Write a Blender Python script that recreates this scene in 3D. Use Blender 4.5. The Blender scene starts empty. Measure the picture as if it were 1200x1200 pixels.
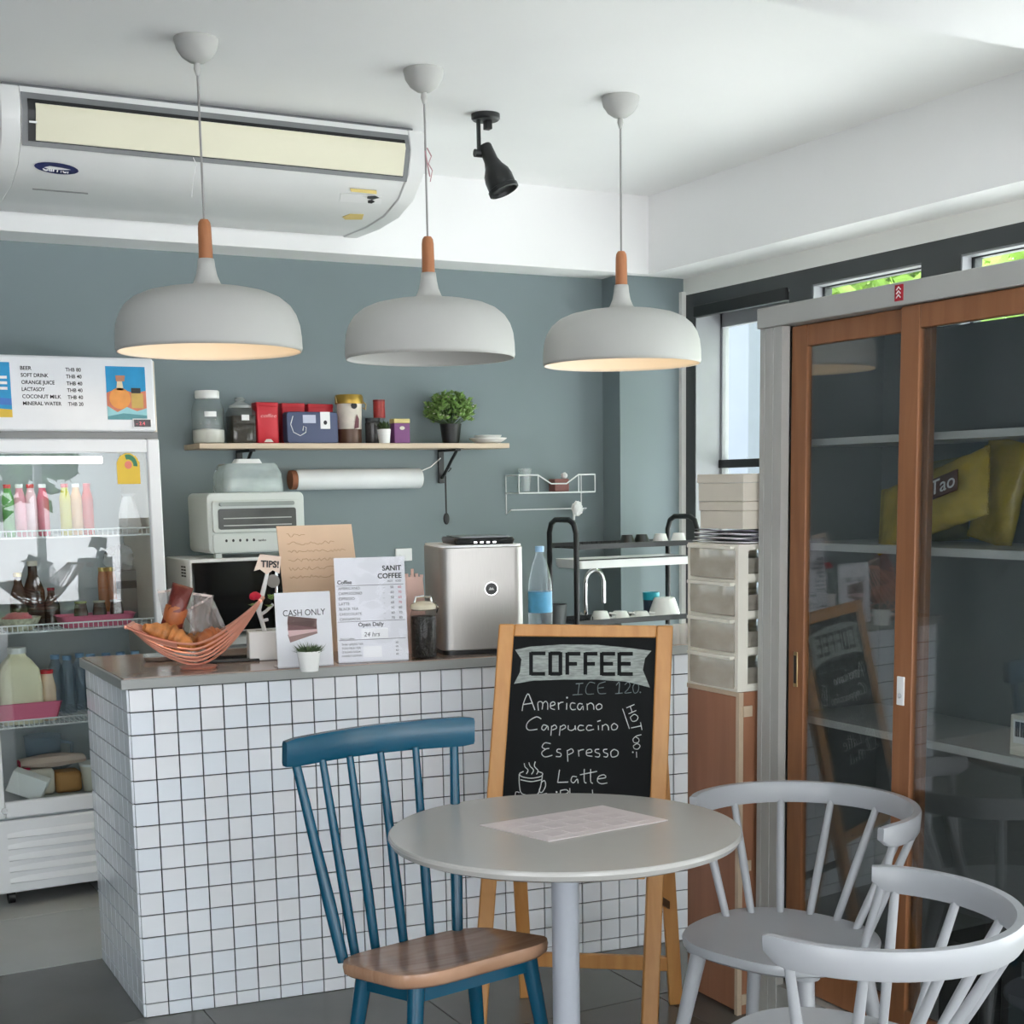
import bpy, bmesh, math, random
from mathutils import Vector, Matrix, Euler
random.seed(7)
PI = math.pi
scene = bpy.context.scene
C = scene.collection
rad = math.radians

# ---------------------------------------------------------------- camera
YAW, PITCH, ROLL, FPX, CX, CY, CAMH = .4935, .1389, .0167, 1640., 600., 800., 1.5
_f = Vector((math.sin(YAW)*math.cos(PITCH), math.cos(YAW)*math.cos(PITCH), -math.sin(PITCH)))
_r0 = Vector((math.cos(YAW), -math.sin(YAW), 0)); _d0 = _f.cross(_r0)
_r = _r0*math.cos(ROLL) + _d0*math.sin(ROLL); _d = _d0*math.cos(ROLL) - _r0*math.sin(ROLL)
camd = bpy.data.cameras.new('camera'); cam = bpy.data.objects.new('camera', camd); C.objects.link(cam)
mw = Matrix.Identity(4)
for i in range(3):
    mw[i][0] = _r[i]; mw[i][1] = -_d[i]; mw[i][2] = -_f[i]
mw[2][3] = CAMH
cam.matrix_world = mw
camd.sensor_width = 36; camd.sensor_fit = 'HORIZONTAL'; camd.lens = 36*FPX/1200
camd.shift_x = (600-CX)/1200; camd.shift_y = (CY-600)/1200
camd.clip_start = .05; camd.clip_end = 200
scene.camera = cam

# ---------------------------------------------------------------- world and exposure
scene.view_settings.view_transform = 'Standard'; scene.view_settings.look = 'None'
scene.view_settings.gamma = 1; scene.view_settings.use_curve_mapping = False
scene.view_settings.exposure = 0.78
SKY = 3.5
world = bpy.data.worlds.new('world'); scene.world = world; world.use_nodes = True
bg = world.node_tree.nodes['Background']; bg.inputs[0].default_value = (.93, .97, 1.0, 1); bg.inputs[1].default_value = SKY

sund = bpy.data.lights.new('sun', 'SUN'); sund.energy = 16.0; sund.angle = rad(3); sund.color = (1, .97, .94)
sun = bpy.data.objects.new('sun', sund); C.objects.link(sun); sun.rotation_euler = Vector((-.55, -.4, -1.0)).to_track_quat('-Z', 'Y').to_euler()

# ---------------------------------------------------------------- measuring helpers (photo pixel -> point on a plane of the room)
OC = Vector((0, 0, CAMH))
def ray(u, v): return _r*((u-CX)/FPX) + _d*((v-CY)/FPX) + _f
def onz(u, v, z): r = ray(u, v); return OC + r*((z-CAMH)/r.z)
def ony(u, v, y): r = ray(u, v); return OC + r*(y/r.y)
def onx(u, v, x): r = ray(u, v); return OC + r*(x/r.x)
def onplane(u, v, p, n): r = ray(u, v); return OC + r*((p-OC).dot(n)/r.dot(n))
def depth(p): return (Vector(p)-OC).dot(_f)
def bb(u0, u1, v0, v1, y):
    "centre x, width, bottom z, top z of a pixel box standing at depth y"
    b = ony((u0+u1)/2, v1, y); t = ony((u0+u1)/2, v0, y)
    return b.x, (u1-u0)*depth(b)/FPX, b.z, t.z

# ---------------------------------------------------------------- materials
def L(c): return c/12.92/255 if c <= 10.3 else ((c/255+.055)/1.055)**2.4
def S(r, g, b): return (L(r), L(g), L(b), 1)
MATS = {}
def mat(name, col, rough=.5, metal=0, var=.06, scale=8., bump=0, bscale=60., spec=.5, emit=0, emitcol=None, stretch=None, coat=0, sheen=0, trans=0, alpha=1, randobj=0):
    if name in MATS: return MATS[name]
    m = bpy.data.materials.new(name); m.use_nodes = True
    nt = m.node_tree; p = nt.nodes['Principled BSDF']; N = nt.nodes.new; K = nt.links.new
    p.inputs['Roughness'].default_value = rough; p.inputs['Metallic'].default_value = metal
    p.inputs['Specular IOR Level'].default_value = spec; p.inputs['Coat Weight'].default_value = coat
    p.inputs['Transmission Weight'].default_value = trans; p.inputs['Alpha'].default_value = alpha
    tc = N('ShaderNodeTexCoord'); src = tc.outputs['Object']
    if stretch:
        mp = N('ShaderNodeMapping'); mp.inputs['Scale'].default_value = stretch; K(src, mp.inputs['Vector']); src = mp.outputs['Vector']
    nz = N('ShaderNodeTexNoise'); nz.inputs['Scale'].default_value = scale; nz.inputs['Detail'].default_value = 4
    K(src, nz.inputs['Vector'])
    rp = N('ShaderNodeValToRGB'); rp.color_ramp.elements[0].position = .3; rp.color_ramp.elements[1].position = .7
    rp.color_ramp.elements[0].color = tuple(c*(1-var) for c in col[:3])+(1,)
    rp.color_ramp.elements[1].color = tuple(min(1, c*(1+var)) for c in col[:3])+(1,)
    K(nz.outputs['Fac'], rp.inputs['Fac']); out = rp.outputs['Color']
    if randobj:
        oi = N('ShaderNodeObjectInfo'); r2 = N('ShaderNodeValToRGB'); el = r2.color_ramp.elements
        el[0].color = (1-randobj, 1-randobj*.5, 1, 1); el[1].color = (1, 1-randobj*.4, 1-randobj*.6, 1)
        e = el.new(.5); e.color = (1, 1, 1, 1)
        K(oi.outputs['Random'], r2.inputs['Fac'])
        mx = N('ShaderNodeMix'); mx.data_type = 'RGBA'; mx.blend_type = 'MULTIPLY'; mx.inputs['Factor'].default_value = 1
        K(out, mx.inputs[6]); K(r2.outputs['Color'], mx.inputs[7]); out = mx.outputs[2]
    K(out, p.inputs['Base Color'])
    if bump:
        n2 = N('ShaderNodeTexNoise'); n2.inputs['Scale'].default_value = bscale; n2.inputs['Detail'].default_value = 3; K(src, n2.inputs['Vector'])
        bp = N('ShaderNodeBump'); bp.inputs['Strength'].default_value = bump; bp.inputs['Distance'].default_value = .01
        K(n2.outputs['Fac'], bp.inputs['Height']); K(bp.outputs['Normal'], p.inputs['Normal'])
    if emit:
        p.inputs['Emission Color'].default_value = emitcol or col; p.inputs['Emission Strength'].default_value = emit
    MATS[name] = m; return m
def wood(name, c1, c2, rough=.4, scale=3., stretch=(1, 1, 12)):
    if name in MATS: return MATS[name]
    m = mat(name, c1, rough, var=.0, scale=scale, stretch=stretch)
    rp = [n for n in m.node_tree.nodes if n.type == 'VALTORGB'][0]
    rp.color_ramp.elements[0].color = c1; rp.color_ramp.elements[1].color = c2
    nz = [n for n in m.node_tree.nodes if n.type == 'TEX_NOISE'][0]; nz.inputs['Detail'].default_value = 8; nz.inputs['Distortion'].default_value = .6
    return m
def glass(name, tint=(1, 1, 1, 1), ior=1.45, rough=0.0, haze=0., hazecol=(1, 1, 1, 1)):
    "thin pane: clear with real fresnel reflection, optionally a little milky"
    if name in MATS: return MATS[name]
    m = bpy.data.materials.new(name); m.use_nodes = True; nt = m.node_tree; nt.nodes.clear(); N = nt.nodes.new; K = nt.links.new
    o = N('ShaderNodeOutputMaterial'); mx = N('ShaderNodeMixShader')
    t = N('ShaderNodeBsdfTransparent'); t.inputs[0].default_value = tint
    g = N('ShaderNodeBsdfGlossy'); g.inputs['Roughness'].default_value = rough
    nz = N('ShaderNodeTexNoise'); nz.inputs['Scale'].default_value = 3
    base = t.outputs[0]
    # Schlick reflectance, the same on both faces of the pane
    lw = N('ShaderNodeLayerWeight'); lw.inputs['Blend'].default_value = .5
    pw = N('ShaderNodeMath'); pw.operation = 'POWER'; pw.inputs[1].default_value = 5; K(lw.outputs['Facing'], pw.inputs[0])
    f0 = ((ior-1)/(ior+1))**2; ma = N('ShaderNodeMath'); ma.operation = 'MULTIPLY_ADD'; ma.inputs[1].default_value = 1-f0; ma.inputs[2].default_value = f0
    K(pw.outputs[0], ma.inputs[0]); K(ma.outputs[0], mx.inputs[0])
    if haze:
        d = N('ShaderNodeBsdfDiffuse'); d.inputs[0].default_value = hazecol; m2 = N('ShaderNodeMixShader'); 
        mr = N('ShaderNodeMapRange'); mr.inputs[3].default_value = haze*.7; mr.inputs[4].default_value = min(1, haze*1.3); K(nz.outputs[0], mr.inputs[0]); K(mr.outputs[0], m2.inputs[0])
        K(t.outputs[0], m2.inputs[1]); K(d.outputs[0], m2.inputs[2]); base = m2.outputs[0]
    K(base, mx.inputs[1]); K(g.outputs[0], mx.inputs[2]); K(mx.outputs[0], o.inputs[0])
    if not haze: nt.nodes.remove(nz)
    MATS[name] = m; return m

# ---------------------------------------------------------------- mesh builder
class G:
    def __init__(s, T=None): s.v = []; s.f = []; s.T = T or Matrix.Identity(4)
    def add(s, vs, fs):
        o = len(s.v); s.v += [tuple(s.T @ Vector(p)) for p in vs]; s.f += [tuple(i+o for i in f) for f in fs]; return s
    def hexa(s, p): return s.add(p, [(0, 3, 2, 1), (4, 5, 6, 7), (0, 1, 5, 4), (1, 2, 6, 5), (2, 3, 7, 6), (3, 0, 4, 7)])
    def box(s, x0, x1, y0, y1, z0, z1): return s.hexa([(x0, y0, z0), (x1, y0, z0), (x1, y1, z0), (x0, y1, z0), (x0, y0, z1), (x1, y0, z1), (x1, y1, z1), (x0, y1, z1)])
    def cbox(s, c, sz, rot=None):
        M = Matrix.Translation(c) @ ((rot.to_matrix().to_4x4()) if rot else Matrix.Identity(4)); a, b, d = sz[0]/2, sz[1]/2, sz[2]/2
        return s.hexa([tuple(M @ Vector(q)) for q in [(-a, -b, -d), (a, -b, -d), (a, b, -d), (-a, b, -d), (-a, -b, d), (a, -b, d), (a, b, d), (-a, b, d)]])
    def bar(s, p0, p1, w, t, up=(0, 0, 1)):
        "rectangular bar from p0 to p1, w wide, t thick (t along up-ish)"
        p0 = Vector(p0); p1 = Vector(p1); d = (p1-p0).normalized(); u = Vector(up); a = d.cross(u).normalized(); u = a.cross(d)
        q = []
        for p in (p0, p1): q += [p-a*w/2-u*t/2, p+a*w/2-u*t/2, p+a*w/2+u*t/2, p-a*w/2+u*t/2]
        return s.add(q, [(0, 3, 2, 1), (4, 5, 6, 7), (0, 1, 5, 4), (1, 2, 6, 5), (2, 3, 7, 6), (3, 0, 4, 7)])
    def tube(s, pts, r, n=8, closed=False, flat=None):
        pts = [Vector(p) for p in pts]; m = len(pts); R = r if isinstance(r, (list, tuple)) else [r]*m
        tg = []
        for i in range(m):
            a = pts[(i-1) % m] if (closed or i) else pts[0]; b = pts[(i+1) % m] if (closed or i < m-1) else pts[-1]
            t = (b-a); tg.append(t.normalized() if t.length > 1e-9 else Vector((0, 0, 1)))
        up = Vector((0, 0, 1)) if abs(tg[0].z) < .9 else Vector((1, 0, 0))
        nn = (up-tg[0]*up.dot(tg[0])).normalized(); vs = []
        for i in range(m):
            nn = nn-tg[i]*nn.dot(tg[i]); nn = nn.normalized() if nn.length > 1e-6 else tg[i].orthogonal().normalized(); bn = tg[i].cross(nn)
            for k in range(n):
                a = 2*PI*k/n; vs.append(pts[i]+(nn*math.cos(a)*(flat or 1)+bn*math.sin(a))*R[i])
        fs = []
        for i in range(m if closed else m-1):
            j = (i+1) % m
            for k in range(n): fs.append((i*n+k, i*n+(k+1) % n, j*n+(k+1) % n, j*n+k))
        if not closed: fs += [tuple(range(n))[::-1], tuple((m-1)*n+k for k in range(n))]
        return s.add(vs, fs)
    def cyl(s, p0, p1, r0, r1=None, n=20): return s.tube([p0, p1], [r0, r0 if r1 is None else r1], n)
    def lathe(s, prof, n=32, c=(0, 0, 0), sx=1, sy=1):
        vs = []; m = len(prof)
        for (r, z) in prof:
            for k in range(n): a = 2*PI*k/n; vs.append((c[0]+r*sx*math.cos(a), c[1]+r*sy*math.sin(a), c[2]+z))
        fs = []
        for i in range(m-1):
            for k in range(n): fs.append((i*n+k, i*n+(k+1) % n, (i+1)*n+(k+1) % n, (i+1)*n+k))
        if prof[0][0] > 1e-5: fs.append(tuple(range(n))[::-1])
        if prof[-1][0] > 1e-5: fs.append(tuple((m-1)*n+k for k in range(n)))
        return s.add(vs, fs)
    def shell(s, prof, n=40, c=(0, 0, 0)):
        "open surface of revolution, no caps"
        vs = []; m = len(prof)
        for (r, z) in prof:
            for k in range(n): a = 2*PI*k/n; vs.append((c[0]+r*math.cos(a), c[1]+r*math.sin(a), c[2]+z))
        return s.add(vs, [(i*n+k, i*n+(k+1) % n, (i+1)*n+(k+1) % n, (i+1)*n+k) for i in range(m-1) for k in range(n)])
    def prism(s, poly, z0, z1):
        n = len(poly); vs = [(p[0], p[1], z0) for p in poly]+[(p[0], p[1], z1) for p in poly]
        return s.add(vs, [tuple(range(n))[::-1], tuple(range(n, 2*n))]+[(i, (i+1) % n, (i+1) % n+n, i+n) for i in range(n)])
    def loft(s, rings, caps=True):
        n = len(rings[0]); vs = [p for r in rings for p in r]
        fs = [(i*n+k, i*n+(k+1) % n, (i+1)*n+(k+1) % n, (i+1)*n+k) for i in range(len(rings)-1) for k in range(n)]
        if caps: fs += [tuple(range(n))[::-1], tuple((len(rings)-1)*n+k for k in range(n))]
        return s.add(vs, fs)
    def ball(s, c, rx, ry=None, rz=None, n=16, m=10, noise=0, seed=0):
        ry = ry or rx; rz = rz or rx; rnd = random.Random(seed); vs = [(c[0], c[1], c[2]-rz)]
        for i in range(1, m):
            t = -PI/2+PI*i/m
            for k in range(n):
                a = 2*PI*k/n; q = 1+noise*(rnd.random()-.5)
                vs.append((c[0]+rx*q*math.cos(t)*math.cos(a), c[1]+ry*q*math.cos(t)*math.sin(a), c[2]+rz*q*math.sin(t)))
        vs.append((c[0], c[1], c[2]+rz)); e = len(vs)-1
        fs = [(0, 1+(k+1) % n, 1+k) for k in range(n)]
        for i in range(m-2):
            for k in range(n): fs.append((1+i*n+k, 1+i*n+(k+1) % n, 1+(i+1)*n+(k+1) % n, 1+(i+1)*n+k))
        fs += [(1+(m-2)*n+k, 1+(m-2)*n+(k+1) % n, e) for k in range(n)]
        return s.add(vs, fs)
    def mesh(s, name, smooth=35, recalc=True):
        me = bpy.data.meshes.new(name); me.from_pydata(s.v, [], s.f)
        if recalc:
            b = bmesh.new(); b.from_mesh(me); bmesh.ops.recalc_face_normals(b, faces=b.faces); b.to_mesh(me); b.free()
        if smooth:
            for p in me.polygons: p.use_smooth = True
            me.set_sharp_from_angle(angle=rad(smooth))
        me.update(); return me
    def obj(s, name, m, parent=None, bevel=0, seg=2, smooth=35, label=None, recalc=True, **kw):
        me = s.mesh(name, smooth, recalc)
        if m: me.materials.append(m)
        o = bpy.data.objects.new(name, me); C.objects.link(o)
        if parent: o.parent = parent
        if bevel:
            b = o.modifiers.new('bevel', 'BEVEL'); b.width = bevel; b.segments = seg; b.limit_method = 'ANGLE'; b.angle_limit = rad(40)
        if label: o['label'] = label
        for k, v in kw.items(): o[k] = v
        return o
def tag(o, label, cat, group=None, kind=None):
    o['label'] = label; o['category'] = cat
    if group: o['group'] = group
    if kind: o['kind'] = kind
    return o
def thing(name, label, cat, loc=(0, 0, 0), rz=0, group=None):
    o = bpy.data.objects.new(name, None); C.objects.link(o); o.location = loc; o.rotation_euler = (0, 0, rz); o.empty_display_size = .1
    return tag(o, label, cat, group)
def struct(o): o['kind'] = 'structure'; return o
def instance(name, me, parent=None, loc=(0, 0, 0), rot=(0, 0, 0)):
    o = bpy.data.objects.new(name, me); C.objects.link(o); o.location = loc; o.rotation_euler = rot
    if parent: o.parent = parent
    return o
def copy_tree(o, parent=None):
    c = o.copy(); C.objects.link(c)
    if parent: c.parent = parent
    for ch in list(o.children): copy_tree(ch, c)
    return c
def text(name, s, size, m, parent, o, ex, ey, align='LEFT', ext=.0006, width=None, shear=0, bold=0, label=None):
    "flat lettering whose baseline starts at o, running along ex, upright along ey"
    cu = bpy.data.curves.new(name, 'FONT'); cu.body = s; cu.size = size; cu.align_x = align; cu.extrude = ext; cu.shear = shear; cu.offset = bold; cu.resolution_u = 3
    t = bpy.data.objects.new(name, cu); C.objects.link(t)
    bpy.context.view_layer.update()
    me = bpy.data.meshes.new_from_object(t.evaluated_get(bpy.context.evaluated_depsgraph_get()))
    bpy.data.objects.remove(t); bpy.data.curves.remove(cu)
    ex = Vector(ex).normalized(); ey = Vector(ey); ey = (ey-ex*ey.dot(ex)).normalized(); ez = ex.cross(ey); o = Vector(o)
    k = 1
    if width and len(me.vertices):
        xs = [v.co.x for v in me.vertices]; k = width/max(1e-6, max(xs)-min(xs))
    for v in me.vertices: c = v.co.copy(); v.co = o+ex*c.x*k+ey*c.y+ez*c.z
    me.materials.clear(); me.materials.append(m); me.name = name
    ob = bpy.data.objects.new(name, me); C.objects.link(ob); ob.parent = parent
    if label: ob['label'] = label
    return ob
def arc(c, r, a0, a1, n=12, z=0, sx=1, sy=1): return [(c[0]+r*sx*math.cos(a0+(a1-a0)*i/n), c[1]+r*sy*math.sin(a0+(a1-a0)*i/n), z) for i in range(n+1)]
def rrect(x0, x1, y0, y1, r, n=5):
    p = []
    for cx, cy, a in ((x1-r, y1-r, 0), (x0+r, y1-r, 90), (x0+r, y0+r, 180), (x1-r, y0+r, 270)):
        for i in range(n+1): t = rad(a+90*i/n); p.append((cx+r*math.cos(t), cy+r*math.sin(t)))
    return p
TXZ = Matrix(((1, 0, 0, 0), (0, 0, -1, 0), (0, 1, 0, 0), (0, 0, 0, 1)))      # prism drawn in x-z, extruded along -y

# ---------------------------------------------------------------- palette
M_white = mat('white_paint', S(236, 236, 232), .75, var=.02, scale=2)
M_ceil = mat('ceiling_paint', S(246, 246, 246), .85, var=.015, scale=1.5)
M_blue = mat('slate_blue_paint', S(124, 137, 141), .6, var=.05, scale=1.2, bump=.05, bscale=200)
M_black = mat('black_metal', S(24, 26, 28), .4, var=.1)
M_dark = mat('dark_grey_frame', S(62, 66, 68), .5, var=.05)
M_plas = mat('white_plastic', S(235, 236, 236), .35, var=.02)
M_chrome = mat('chrome', S(215, 215, 215), .12, 1, var=.02)
M_steel = mat('brushed_steel', S(176, 173, 170), .45, .85, var=.05, scale=30, stretch=(40, 40, .6))
M_print = mat('dark_print', S(48, 48, 52), .7, var=.1)
M_paper = mat('white_paper', S(240, 240, 240), .8, var=.02)
G_clear = glass('clear_glass')
G_pane = glass('window_glass', (.96, .99, .97, 1))
G_plastic = glass('clear_plastic', (.97, .97, .97, 1), 1.4, .08, .12)
# ================================================================ THE SETTING
YB, XW, ZS, ZC = 5.9, 4.07, 2.485, 2.84
XL, YR = -2.4, -2.8
M_ftile = mat('grey_floor_tile', S(98, 97, 94), .26, var=.1, scale=3, bump=.03, bscale=120, randobj=.06)
M_flight = mat('light_floor_tile', S(176, 176, 174), .35, var=.06, scale=4, randobj=.05)
M_grout = mat('floor_grout', S(84, 84, 80), .9)
floor = struct(G().box(XL, XW+.2, YR, YB+.1, -.12, -.004).obj('floor', M_grout))
def tile_mesh(name, w, h, t, ch, m):
    "flat square piece with chamfered rim, lying in x-y, top at z = 0"
    a, b = w/2, h/2
    g = G().add([(-a, -b, -t), (a, -b, -t), (a, b, -t), (-a, b, -t), (-a, -b, -ch), (a, -b, -ch), (a, b, -ch), (-a, b, -ch), (-a+ch, -b+ch, 0), (a-ch, -b+ch, 0), (a-ch, b-ch, 0), (-a+ch, b-ch, 0)],
                [(0, 3, 2, 1), (8, 9, 10, 11)]+[(i, (i+1) % 4, (i+1) % 4+4, i+4) for i in range(4)]+[(i+4, (i+1) % 4+4, (i+1) % 4+8, i+8) for i in range(4)])
    me = g.mesh(name, 0); me.materials.append(m); return me
ft = tile_mesh('tile', .597, .597, .006, .0015, M_ftile); fl_ = tile_mesh('tile', .597, .597, .006, .0015, M_flight)
for i in range(11):
    for j in range(15):
        x, y = XL+.15+.6*i, 4.515-.3-.6*(j-2)
        if y-.3 < YR or y+.3 > YB+.12 or x+.3 > XW+.1: continue
        instance('tile', ft if y < 4.5 else fl_, floor, (x, y, 0))
flh = tile_mesh('tile', .597, .297, .006, .0015, M_flight)
for i in range(11):
    if XL+.45+.6*i < XW+.1: instance('tile', flh, floor, (XL+.15+.6*i, 5.865, 0))
# ceiling: high tray over the bar, lower soffits around it
struct(G().box(XL-.1, XW+.2, 2.43, YB+.1, ZC, ZC+.12).obj('ceiling', M_ceil))
struct(G().box(XL-.1, XW+.2, YR-.1, 2.43, ZS, ZC+.12).obj('ceiling_low', M_ceil))
struct(G().box(XL, XW+.2, 5.685, YB+.02, ZS, ZC+.02).obj('trim_1', M_ceil))
struct(G().box(3.827, XW+.2, 2.43, 5.685, ZS, ZC+.02).obj('trim_2', M_ceil))
# walls
struct(G().box(XL-.1, XW+.3, YB, YB+.15, 0, ZC).obj('wall_back', M_blue))
struct(G().box(3.702, XW, 5.745, YB+.02, 0, ZS).obj('wall_column', M_blue))
struct(G().box(4.045, 4.072, 5.722, 5.7449, 0, 2.42).obj('trim_3', M_white))
# left wall with a doorway to the street, rear shop front open to the street
g = G().box(XL-.15, XL, .6, YB, 0, ZC).box(XL-.15, XL, YR, .6, 2.3, ZC).box(XL-.15, XL, YR, -1.4, 0, 2.3)
struct(g.obj('wall_left', M_blue))
g = G().box(XL, XW+.2, YR-.15, YR, 2.4, ZC).box(XL, -2.0, YR-.15, YR, 0, 2.4).box(3.8, XW+.2, YR-.15, YR, 0, 2.4)
for x in (-.6, .8, 2.3): g.box(x, x+.07, YR-.12, YR-.04, 0, 2.4)
struct(g.obj('wall_rear', M_white))
# right wall: white header, dark framed windows
g = G().box(XW, XW+.1, YR, YB, 2.405, ZC).box(XW, XW+.2, 5.745, YB, 0, 2.405)
struct(g.obj('wall_right', M_white))
M_reveal = mat('grey_reveal', S(150, 152, 156), .6, var=.04)
wins = [(4.95, 5.65), (4.16, 4.80), (3.28, 3.96), (2.40, 3.08), (1.5, 2.2), (.3, 1.2), (-1.0, 0.), (-2.4, -1.4)]
g = G().box(XW, XW+.1, YR, 4.95, 2.335, 2.405).box(XW, XW+.2, 4.95, 5.745, 2.335, 2.405).box(XW, XW+.1, YR, 5.745, 0, .06).box(XW+.1, XW+.2, 4.93, 4.95, 0, 2.405)
ys = [5.745]+[a for w in wins[::1] for a in (w[1], w[0])]+[YR]
for k in range(0, len(ys), 2): g.box(XW, XW+(.2 if k == 0 else .1), ys[k+1], ys[k], .06, 2.335)
struct(g.obj('wall_window', M_dark))
for k, (a, b) in enumerate(wins):
    q = XW+(.15 if k == 0 else .055); zt_ = 2.25 if k == 0 else 2.322
    w = struct(G().box(q, q+.04, a, a+.02, .06, 2.335).box(q, q+.04, b-.02, b, .06, 2.335).box(q, q+.04, a, b, zt_, 2.335).box(q, q+.04, a, b, .06, .1).obj('window_%d' % (k+1), M_reveal if k == 0 else M_dark, bevel=.002))
    G().box(q-.01, q+.04, a, b, 1.575, 1.615).obj('transom_bar', M_black, w, bevel=.002)
    G().box(q+.016, q+.022, a+.015, b-.015, .1, 1.58).obj('pane', G_pane, w)
    G().box(q+.016, q+.022, a+.015, b-.015, 1.61, zt_+.005).obj('pane', G_pane, w)
    G().box(XW+.004, q-.002, a-.0005, a+.006, .07, 2.33).obj('reveal', M_reveal, w); G().box(XW+.004, q-.002, b-.006, b+.0005, .07, 2.33).obj('reveal', M_reveal, w); G().box(XW+.004, q-.002, a, b, 2.327, 2.3352).obj('reveal', M_reveal, w)
# a dark roller pelmet over the first window
struct(G().box(XW-.012, XW+.02, 4.96, 5.65, 2.29, 2.345).obj('trim_4', M_black, bevel=.004))
# outside: paving, a white pillar, trees
M_pave = mat('pale_paving', S(204, 204, 208), .9, var=.12, scale=1)
struct(G().box(-40, 45, -45, YR-.15, -.25, -.06).box(-40, XL-.15, YR-.15, 45, -.25, -.06).box(XW+.2, 45, YR-.15, 45, -.25, -.06).obj('ground_outside', M_pave))
a = onx(845, 450, 5.3).y; b = onx(877, 450, 5.3).y
struct(G().box(5.3, 5.6, b, b+4.5, -.06, 3.3).obj('wall_outside', mat('grey_render', S(112, 117, 128), .9, var=.03)))
M_bark = wood('bark', S(96, 80, 62), S(66, 54, 42), .9)
def leafmat(name, c):
    m = mat(name, c, .55, var=.35, scale=2.5); return m
M_leafA = leafmat('bright_leaves', S(150, 182, 84)); M_leafB = leafmat('deep_leaves', S(72, 112, 52))
def tree(label, x, y, h, r, m, n=2600, group=None, ls=.16):
    t = thing('tree', label, 'tree', (x, y, -.06), 0, group)
    G().tube([(0, 0, 0), (.05, .03, h*.3), (-.04, .06, h*.6)], [.13, .1, .06], 10).tube([(0, 0, h*.35), (.4*r, .2*r, h*.62)], [.06, .03], 8).tube([(0, 0, h*.33), (-.4*r, -.3*r, h*.6)], [.06, .03], 8).obj('trunk', M_bark, t)
    rnd = random.Random(int(x*31+y*17)); g = G()
    for i in range(n):
        th = rnd.uniform(0, 2*PI); u = rnd.uniform(-1, 1); q = rnd.random()**.4
        k = 1+.25*math.sin(3*th+u*4)
        c = Vector((r*k*q*math.sqrt(1-u*u)*math.cos(th), r*k*q*math.sqrt(1-u*u)*math.sin(th), h*.62+h*.38*q*u))
        e = Euler((rnd.uniform(0, 6), rnd.uniform(0, 6), rnd.uniform(0, 6))).to_matrix(); s = ls*rnd.uniform(.6, 1.2)
        g.add([c+e@Vector((0, -s, 0)), c+e@Vector((s*.45, 0, s*.1)), c+e@Vector((0, s, 0)), c+e@Vector((-s*.45, 0, s*.1))], [(0, 1, 2, 3)])
    g.obj('crown', m, t, smooth=0, recalc=False, kind='stuff')
    return t
TG = 'trees on the street outside'
p = onx(890, 430, 9.0); tree('bright green tree seen beside the white pillar through the side window', 9.0, onx(886, 430, 9.0).y-.9, 4.4, 1.5, M_leafA, 5600, TG, .095)
p = onx(1020, 320, 7.2); tree('yellow green tree seen through the high window above the glass cabinet', 7.2, p.y, 4.6, 1.25, M_leafA, 5600, TG, .095)
p = onx(1180, 300, 6.6); tree('yellow green tree behind the rightmost high window', 6.6, p.y-1.6, 4.6, 1.2, M_leafA, 5600, TG, .095)
for x, y, lab in ((2.6, -8.5, 'street tree mirrored at the left of the fridge door glass'), (8.6, -11.5, 'street tree mirrored at the right edge of the fridge door glass'), (-4.5, -9, 'street tree left of the doorway behind the photographer')): tree(lab, x, y, 5.2, 1.7, M_leafB, 2600, 'street trees behind the photographer', .2)
# ================================================================ BAR COUNTER
AL = rad(-7.5); P0 = Vector((.889, 3.918, 0))
M_wtile = mat('white_glazed_tile', S(230, 233, 239), .12, var=.02, scale=5, spec=.5, randobj=.05)
M_wgrout = mat('dark_tile_grout', S(52, 54, 60), .85)
ctr = thing('bar_counter', 'white square tiled bar counter with dark joints', 'counter', P0, AL)
def loc(p): p = Vector(p)-P0; c, s = math.cos(-AL), math.sin(-AL); return Vector((p.x*c-p.y*s, p.x*s+p.y*c, p.z))
BLc = loc((.897, 4.51, 0)); LEN = 2.14; BRc = Vector((LEN, BLc.y, 0))
G().prism([(.004, .0015), (LEN, .0015), (LEN, BLc.y), (BLc.x+.004, BLc.y)], 0, .958).obj('core', M_wgrout, ctr)
TP = .0655; tm = tile_mesh('tile', TP-.0036, TP-.0036, .0065, .0012, M_wtile)
tmb = tile_mesh('tile', TP-.003, .04-.003, .0065, .0012, M_wtile)
rnd = random.Random(3); stuff = G()
def put_stuff(me, Mx):
    stuff.add([tuple(Mx @ v.co) for v in me.vertices], [tuple(p.vertices) for p in me.polygons])
ncol = int(LEN/TP)
for c in range(ncol):
    for r in range(15):
        z = .957-TP*(r+.5) if r < 14 else .957-TP*14-.02; me = tm if r < 14 else tmb
        e = (PI/2+rad(rnd.uniform(-.35, .35)), rad(rnd.uniform(-.15, .15)), rad(rnd.uniform(-.35, .35)))
        if c < 20: instance('tile', me, ctr, ((c+.5)*TP, -.005, z), e)
        else: put_stuff(me, Matrix.Translation(((c+.5)*TP, -.005, z)) @ Euler(e).to_matrix().to_4x4())
sd = Vector((BLc.x, BLc.y, 0)); sl = sd.length; sd.normalize(); sang = math.atan2(sd.y, sd.x)
for c in range(int(sl/TP)):
    for r in range(15):
        z = .957-TP*(r+.5) if r < 14 else .957-TP*14-.02; me = tm if r < 14 else tmb
        pos = sd*((c+.5)*TP)+Vector((-.005*sd.y, .005*sd.x, z))
        e = Euler((PI/2+rad(rnd.uniform(-.3, .3)), 0, sang+PI+rad(rnd.uniform(-.4, .4))))
        put_stuff(me, Matrix.Translation(pos) @ e.to_matrix().to_4x4())
stuff.obj('tile_field', M_wtile, ctr, smooth=0, kind='stuff')
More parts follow.
